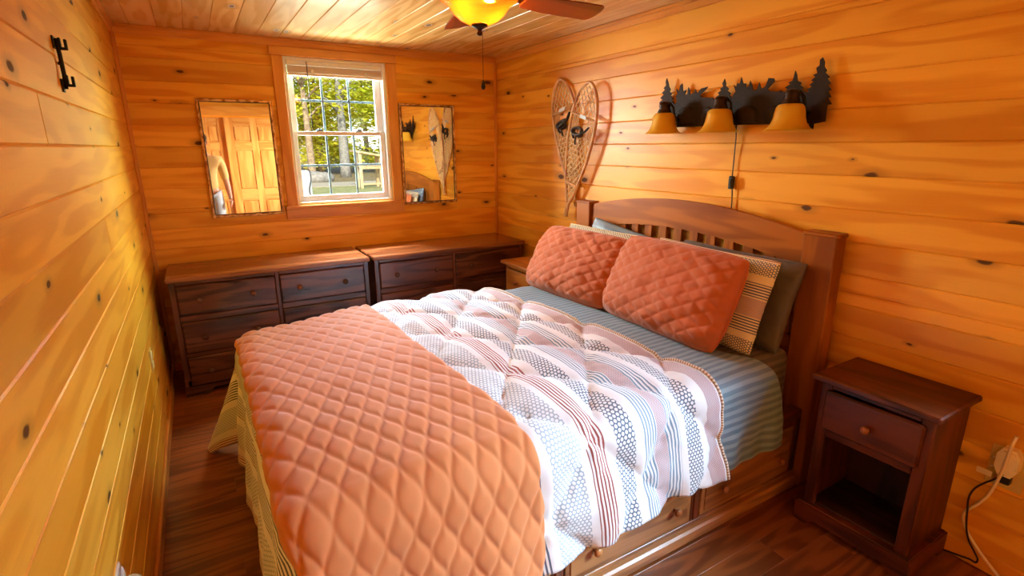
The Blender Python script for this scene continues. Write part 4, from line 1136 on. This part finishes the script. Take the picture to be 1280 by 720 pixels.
# ------------------------------------------------------------------ outdoors
def ground_mat(name, c1, c2, sc_=3.0):
    m, nt, out = newmat(name)
    tc = nd(nt, 'TexCoord')
    n = nd(nt, 'TexNoise', Vector=tc.outputs['Object'], Scale=sc_, Detail=6.0, Roughness=.7).outputs[0]
    p = nd(nt, 'BsdfPrincipled', Base_Color=mixc(nt, smooth(nt, n, .35, .65), c1, c2), Roughness=.95)
    nt.links.new(p.outputs[0], out.inputs[0]); return m
M['lawn'] = ground_mat('lawn', srgb(104, 112, 56), srgb(150, 146, 92), 4)
M['gravel'] = ground_mat('gravel', srgb(134, 126, 106), srgb(168, 158, 134), 9)
M['litter'] = ground_mat('leaf_litter', srgb(84, 72, 46), srgb(130, 114, 72), 5)
M['bark'] = ground_mat('bark', srgb(112, 92, 70), srgb(160, 138, 106), 7)
M['barkg'] = ground_mat('grey_bark', srgb(104, 102, 94), srgb(140, 136, 124), 7)
M['log'] = ground_mat('weathered_wood', srgb(160, 134, 96), srgb(196, 168, 122), 5)
M['tank'] = plain('white_tank_paint', srgb(206, 216, 214), .4)
def leafmat(name, c1, c2):
    m, nt, out = newmat(name)
    r = nd(nt, 'Attribute', {'attribute_name': 'rnd'}).outputs['Fac']
    c = mixc(nt, r, c1, c2)
    d = nd(nt, 'BsdfDiffuse', Color=c); t = nd(nt, 'BsdfTranslucent', Color=c)
    x = nd(nt, 'MixShader', i0=.45, i1=d.outputs[0], i2=t.outputs[0]); nt.links.new(x.outputs[0], out.inputs[0]); return m
M['leaf'] = leafmat('leaf_yellow_green', srgb(196, 196, 40), srgb(244, 232, 90))
M['leafg'] = leafmat('leaf_green', srgb(160, 174, 40), srgb(222, 220, 80))
M['leafd'] = leafmat('leaf_dark', srgb(116, 134, 40), srgb(180, 186, 64))
def gplane(name, x0, x1, y0, y1, z, t, mat):
    m = MB(); m.box(x0, x1, y0, y1, z - t, z, ch=0); return tag(m.build(name, mat), kind='structure')
gplane('ground', -40, 60, YB + .13, 25.5, -.02, .3, M['lawn'])
gplane('ground_woods', -40, 60, 25.5, 90, -.01, .3, M['litter'])
gplane('gravel_path', -40, 60, 22.8, 25.45, .0, .018, M['gravel'])
gplane('ground_side', XR + .13, 60, -40, YB + .12, -.02, .3, M['lawn'])

def tree(name, x, y, h, cr, mats, label, n=1800, low=1.0, tr=.16, leaf=.2, group='trees in the woods beyond the lawn'):
    t = empty(name, (x, y, -.01), label, 'tree', group)
    m = MB(); bend = random.uniform(-.3, .3)
    pts = [(x, y, -.05), (x + bend * .2, y, h * .3), (x + bend * .6, y + .1, h * .6), (x + bend, y, h * .95)]
    m.tube(spline([Vector(p) for p in pts], 4), [tr * (1.25 - 1.05 * i / 12) for i in range(13)], n=9)
    for k in range(6):
        a = random.uniform(0, 2 * PI); zb = random.uniform(.3, .75) * h
        m.tube([(x + bend * zb / h, y, zb), (x + bend * zb / h + math.cos(a) * cr * .4, y + math.sin(a) * cr * .4, zb + h * .08), (x + bend * zb / h + math.cos(a) * cr * .8, y + math.sin(a) * cr * .8, zb + h * .11)], [tr * .4, tr * .25, tr * .08], n=6)
    m.build('trunk', mats[1], t)
    V = []; F = []; Rn = []
    blobs = [(random.gauss(0, cr * .5), random.gauss(0, cr * .5), random.uniform(low, h)) for _ in range(16)]
    mb = MB()
    for i in range(n):
        bx, by, bz = random.choice(blobs); rr = cr * .55
        px, py, pz = x + bx + random.gauss(0, rr * .5), y + by + random.gauss(0, rr * .5), bz + random.gauss(0, rr * .38)
        if pz < low * .4: continue
        a, b = random.uniform(0, 2 * PI), random.gauss(0, .5); s = leaf * random.uniform(.6, 1.25)
        u = Vector((math.cos(a), math.sin(a), b * .6)).normalized(); v = u.cross(Vector((random.gauss(0, .6), random.gauss(0, .6), 1))).normalized()
        c = Vector((px, py, pz)); o = len(mb.V)
        mb.V += [c - u * s * .6, c - v * s * .3, c + u * s * .6, c + v * s * .3]
        r = random.random(); mb.R += [r] * 4; mb.G += [(0, 0, 0)] * 4; mb.UV += [(0, 0)] * 4
        mb.F.append([o, o + 1, o + 2, o + 3]); mb.S.append(False); mb.M.append(0)
    mb.build('foliage', mats[0], t)
    return t
LB = 'leafy yellow green tree in the woods beyond the lawn, seen through the window'
spots = [(3.0, 33, 9, 1.9, 'leaf'), (5.0, 35, 10, 2.2, 'leafg'), (6.6, 33.5, 9, 2.0, 'leaf'), (8.4, 34.5, 10, 2.2, 'leaf'), (10.2, 33, 9, 2.0, 'leafg'), (12.3, 35, 10, 2.3, 'leaf'),
         (1.0, 35, 10, 2.2, 'leafg'), (14.6, 34, 9.5, 2.2, 'leaf'), (4.2, 39, 12, 2.8, 'leafd'), (7.6, 40, 12, 2.8, 'leafd'), (11.2, 40, 12, 2.8, 'leafd'), (15, 40, 12, 2.8, 'leafd'), (.5, 40, 12, 2.8, 'leafd'), (-2, 36, 10, 2.4, 'leaf'), (17, 36, 10, 2.4, 'leafg')]
for (x, y, h, cr, k) in spots:
    tree('tree', x, y, h, cr, (M[k], M['bark']), LB, n=5200 if y < 37 else 3600, low=.8, leaf=.27)
tree('tree', 5.15, 28.6, 8.5, 1.5, (M['leaf'], M['bark']), 'slender tree with a sunlit tan trunk, left in the window view', n=900, low=3.2, tr=.17, leaf=.26, group=None)
tree('tree', 7.05, 29.6, 9, 1.7, (M['leafg'], M['barkg']), 'tree with a grey trunk behind the middle of the lower window sash', n=1100, low=2.6, tr=.24, leaf=.26, group=None)
tree('tree', 3.9, 30.5, 9, 1.2, (M['leafd'], M['barkg']), 'thin dark leaved tree at the left edge of the window view', n=700, low=2.6, tr=.13, leaf=.24, group=None)

tk = empty('propane_tank', (3.0, 18, -.02), 'white propane tank standing on the lawn, lower left in the window view', 'tank')
m = MB(); m.lathe([(0, 0), (.13, 0), (.17, .04), (.185, .10), (.185, .72), (.175, .80), (.13, .86), (.06, .885), (0, .89)], (3.0, 18, -.02), n=28); m.build('tank_body', M['tank'], tk)
m = MB(); m.lathe([(.0, .885), (.03, .885), (.03, .94), (0, .95)], (3.0, 18, -.02), n=14); m.build('valve', M['bronze'], tk)
m = MB(); m.tube(spline([Vector(p) for p in ((3.02, 17.96, .90), (3.12, 17.86, .86), (3.14, 17.80, .6), (3.06, 17.78, .3), (3.08, 17.78, .1), (3.2, 17.8, -.01))]), .02, n=7); m.build('hose', M['blk'], tk)
wr = empty('wooden_stand', (6.05, 21.4, -.02), 'weathered wooden stand with a slanted top beside the trees, right in the window view', 'garden stand')
for (dx, dy, hh) in ((-.42, -.25, 1.30), (.38, -.25, 1.15), (-.42, .3, 1.35), (.38, .3, 1.20)):
    m = MB(); m.box(6.05 + dx - .055, 6.05 + dx + .055, 21.4 + dy - .055, 21.4 + dy + .055, -.02, hh, ch=.01, grain='z'); m.build('post', M['log'], wr)
m = MB()
for q in range(5):
    y = 21.4 - .36 + q * .19
    m.add([(5.45, y, 1.44), (6.62, y, 1.22), (6.62, y + .17, 1.24), (5.45, y + .17, 1.46), (5.45, y, 1.38), (6.62, y, 1.16), (6.62, y + .17, 1.18), (5.45, y + .17, 1.40)], [[0, 1, 2, 3], [7, 6, 5, 4], [0, 4, 5, 1], [1, 5, 6, 2], [2, 6, 7, 3], [3, 7, 4, 0]])
m.build('slanted_top', M['log'], wr)
m = MB(); m.box(5.58, 6.48, 21.1, 21.16, .72, .84, ch=.01); m.box(5.58, 6.48, 21.66, 21.72, .72, .84, ch=.01); m.box(5.56, 6.5, 21.08, 21.74, .84, .89, ch=.01); m.build('shelf', M['log'], wr)
m = MB(); m.box(5.58, 6.48, 21.1, 21.16, .10, .18, ch=.01); m.build('foot_rail', M['log'], wr)
bo = MB(); V = []
bo.ball((4.9, 26.5, .12), .55, nu=16, nv=10, sc3=(1.5, .9, .62))
for i, v in enumerate(bo.V): bo.V[i] = v + Vector((1, 1, .6)) * (.12 * noise.noise(v * 2.0))
tag(bo.build('boulder', M['barkg']), 'grey boulder at the edge of the gravel, left in the window view', 'boulder')

# ------------------------------------------------------------------ light
w = bpy.data.worlds.new('sky'); sc.world = w; w.use_nodes = True
nt = w.node_tree; nt.nodes.clear()
sky = nt.nodes.new('ShaderNodeTexSky'); sky.sky_type = 'NISHITA'; sky.sun_disc = False; sky.sun_elevation = math.radians(42); sky.sun_rotation = math.radians(200)
bg = nt.nodes.new('ShaderNodeBackground'); bg.inputs[1].default_value = .24
ow = nt.nodes.new('ShaderNodeOutputWorld'); nt.links.new(sky.outputs[0], bg.inputs[0]); nt.links.new(bg.outputs[0], ow.inputs[0])

def lamp(kind, name, loc, energy, color, target=None, **k):
    l = bpy.data.lights.new(name, kind); l.energy = energy; l.color = color
    for a, b in k.items(): setattr(l, a, b)
    o = bpy.data.objects.new(name, l); COL.objects.link(o); o.location = loc
    if target is not None: o.rotation_euler = (Vector(target) - Vector(loc)).to_track_quat('-Z', 'Y').to_euler()
    return o
lamp('SUN', 'sun', (0, -5, 20), 4.0, (1.0, .93, .80), target=(4.0, 12, 8.0), angle=math.radians(1))
# area lamps added outside both windows, out of view, standing in for daylight
lamp('AREA', 'sky_fill_high', (.9, 9.2, 4.3), 350, (.70, .85, 1.0), target=(1.05, 3.2, 1.3), shape='RECTANGLE', size=4.0, size_y=2.0, spread=math.radians(70))
lamp('AREA', 'sky_fill_left', (-.55, 6.8, 2.2), 115, (1.0, .95, .84), target=(2.2, 2.0, 1.5), shape='RECTANGLE', size=1.4, size_y=1.8, spread=math.radians(100))
lamp('AREA', 'sky_fill_right', (3.2, 6.3, 2.4), 105, (.76, 1.0, .42), target=(.1, 2.6, 1.5), shape='RECTANGLE', size=1.6, size_y=1.8, spread=math.radians(100))
lamp('AREA', 'sky_fill_side', (4.4, -1.6, 3.0), 140, (.56, .78, 1.0), target=(.5, 1.2, .7), shape='RECTANGLE', size=1.6, size_y=1.4, spread=math.radians(90))
lamp('AREA', 'sky_fill_rear', (4.2, -2.3, 2.7), 23, (.36, .69, 1.0), target=(1.7, 1.2, .5), shape='RECTANGLE', size=1.3, size_y=1.2, spread=math.radians(80))
lamp('AREA', 'closet_fill', (4.7, 1.0, 2.2), 170, (1.0, .96, .86), target=(.35, -.45, 1.2), shape='RECTANGLE', size=1.4, size_y=1.4, spread=math.radians(80))  # added lamp, brightens the closet doors and the person
lamp('AREA', 'dresser_fill', (1.25, 5.5, 3.75), 150, (1.0, .97, .92), target=(1.35, 3.95, .8), shape='RECTANGLE', size=1.6, size_y=.5, spread=math.radians(90))  # added lamp, brightens the dresser tops
lamp('AREA', 'lawn_bounce_fill', (1.0, 5.9, .25), 160, (.85, .95, .85), target=(1.0, 2.9, 2.3), shape='RECTANGLE', size=2.6, size_y=1.0, spread=math.radians(120))  # lamp added low outside to brighten the ceiling, in place of lawn bounce
# the fan's own bulbs
for k in range(2):
    a = PI * k + .4
    lamp('POINT', 'fan_bulb', (FX + .07 * math.cos(a), FY + .07 * math.sin(a), ZF + .125), 13.0, (1.0, .70, .30), shadow_soft_size=.025)

# ------------------------------------------------------------------ camera
cam = bpy.data.cameras.new('camera'); co = bpy.data.objects.new('camera', cam); COL.objects.link(co)
cam.sensor_fit = 'HORIZONTAL'; cam.sensor_width = 36.0; cam.lens = 36.0 * F_ / 1280.0
cam.clip_start = .02; cam.clip_end = 400
fw = Vector((math.sin(YAW_) * math.cos(PITCH_), math.cos(YAW_) * math.cos(PITCH_), -math.sin(PITCH_)))
rt = Vector((math.cos(YAW_), -math.sin(YAW_), 0)); up = rt.cross(fw)
r2 = rt * math.cos(ROLL_) + up * math.sin(ROLL_); u2 = r2.cross(fw)
mw = Matrix(((r2.x, u2.x, -fw.x, 0), (r2.y, u2.y, -fw.y, 0), (r2.z, u2.z, -fw.z, CAMH), (0, 0, 0, 1)))
co.matrix_world = mw
sc.camera = co

vs = sc.view_settings
sc.display_settings.display_device = 'sRGB'
vs.view_transform = 'Standard'; vs.look = 'None'; vs.exposure = 0.93; vs.gamma = 1.0; vs.use_curve_mapping = False
sc.cycles.use_denoising = True
sc.cycles.max_bounces = 12; sc.cycles.diffuse_bounces = 6; sc.cycles.glossy_bounces = 6; sc.cycles.transparent_max_bounces = 16
sc.cycles.sample_clamp_indirect = 6.0
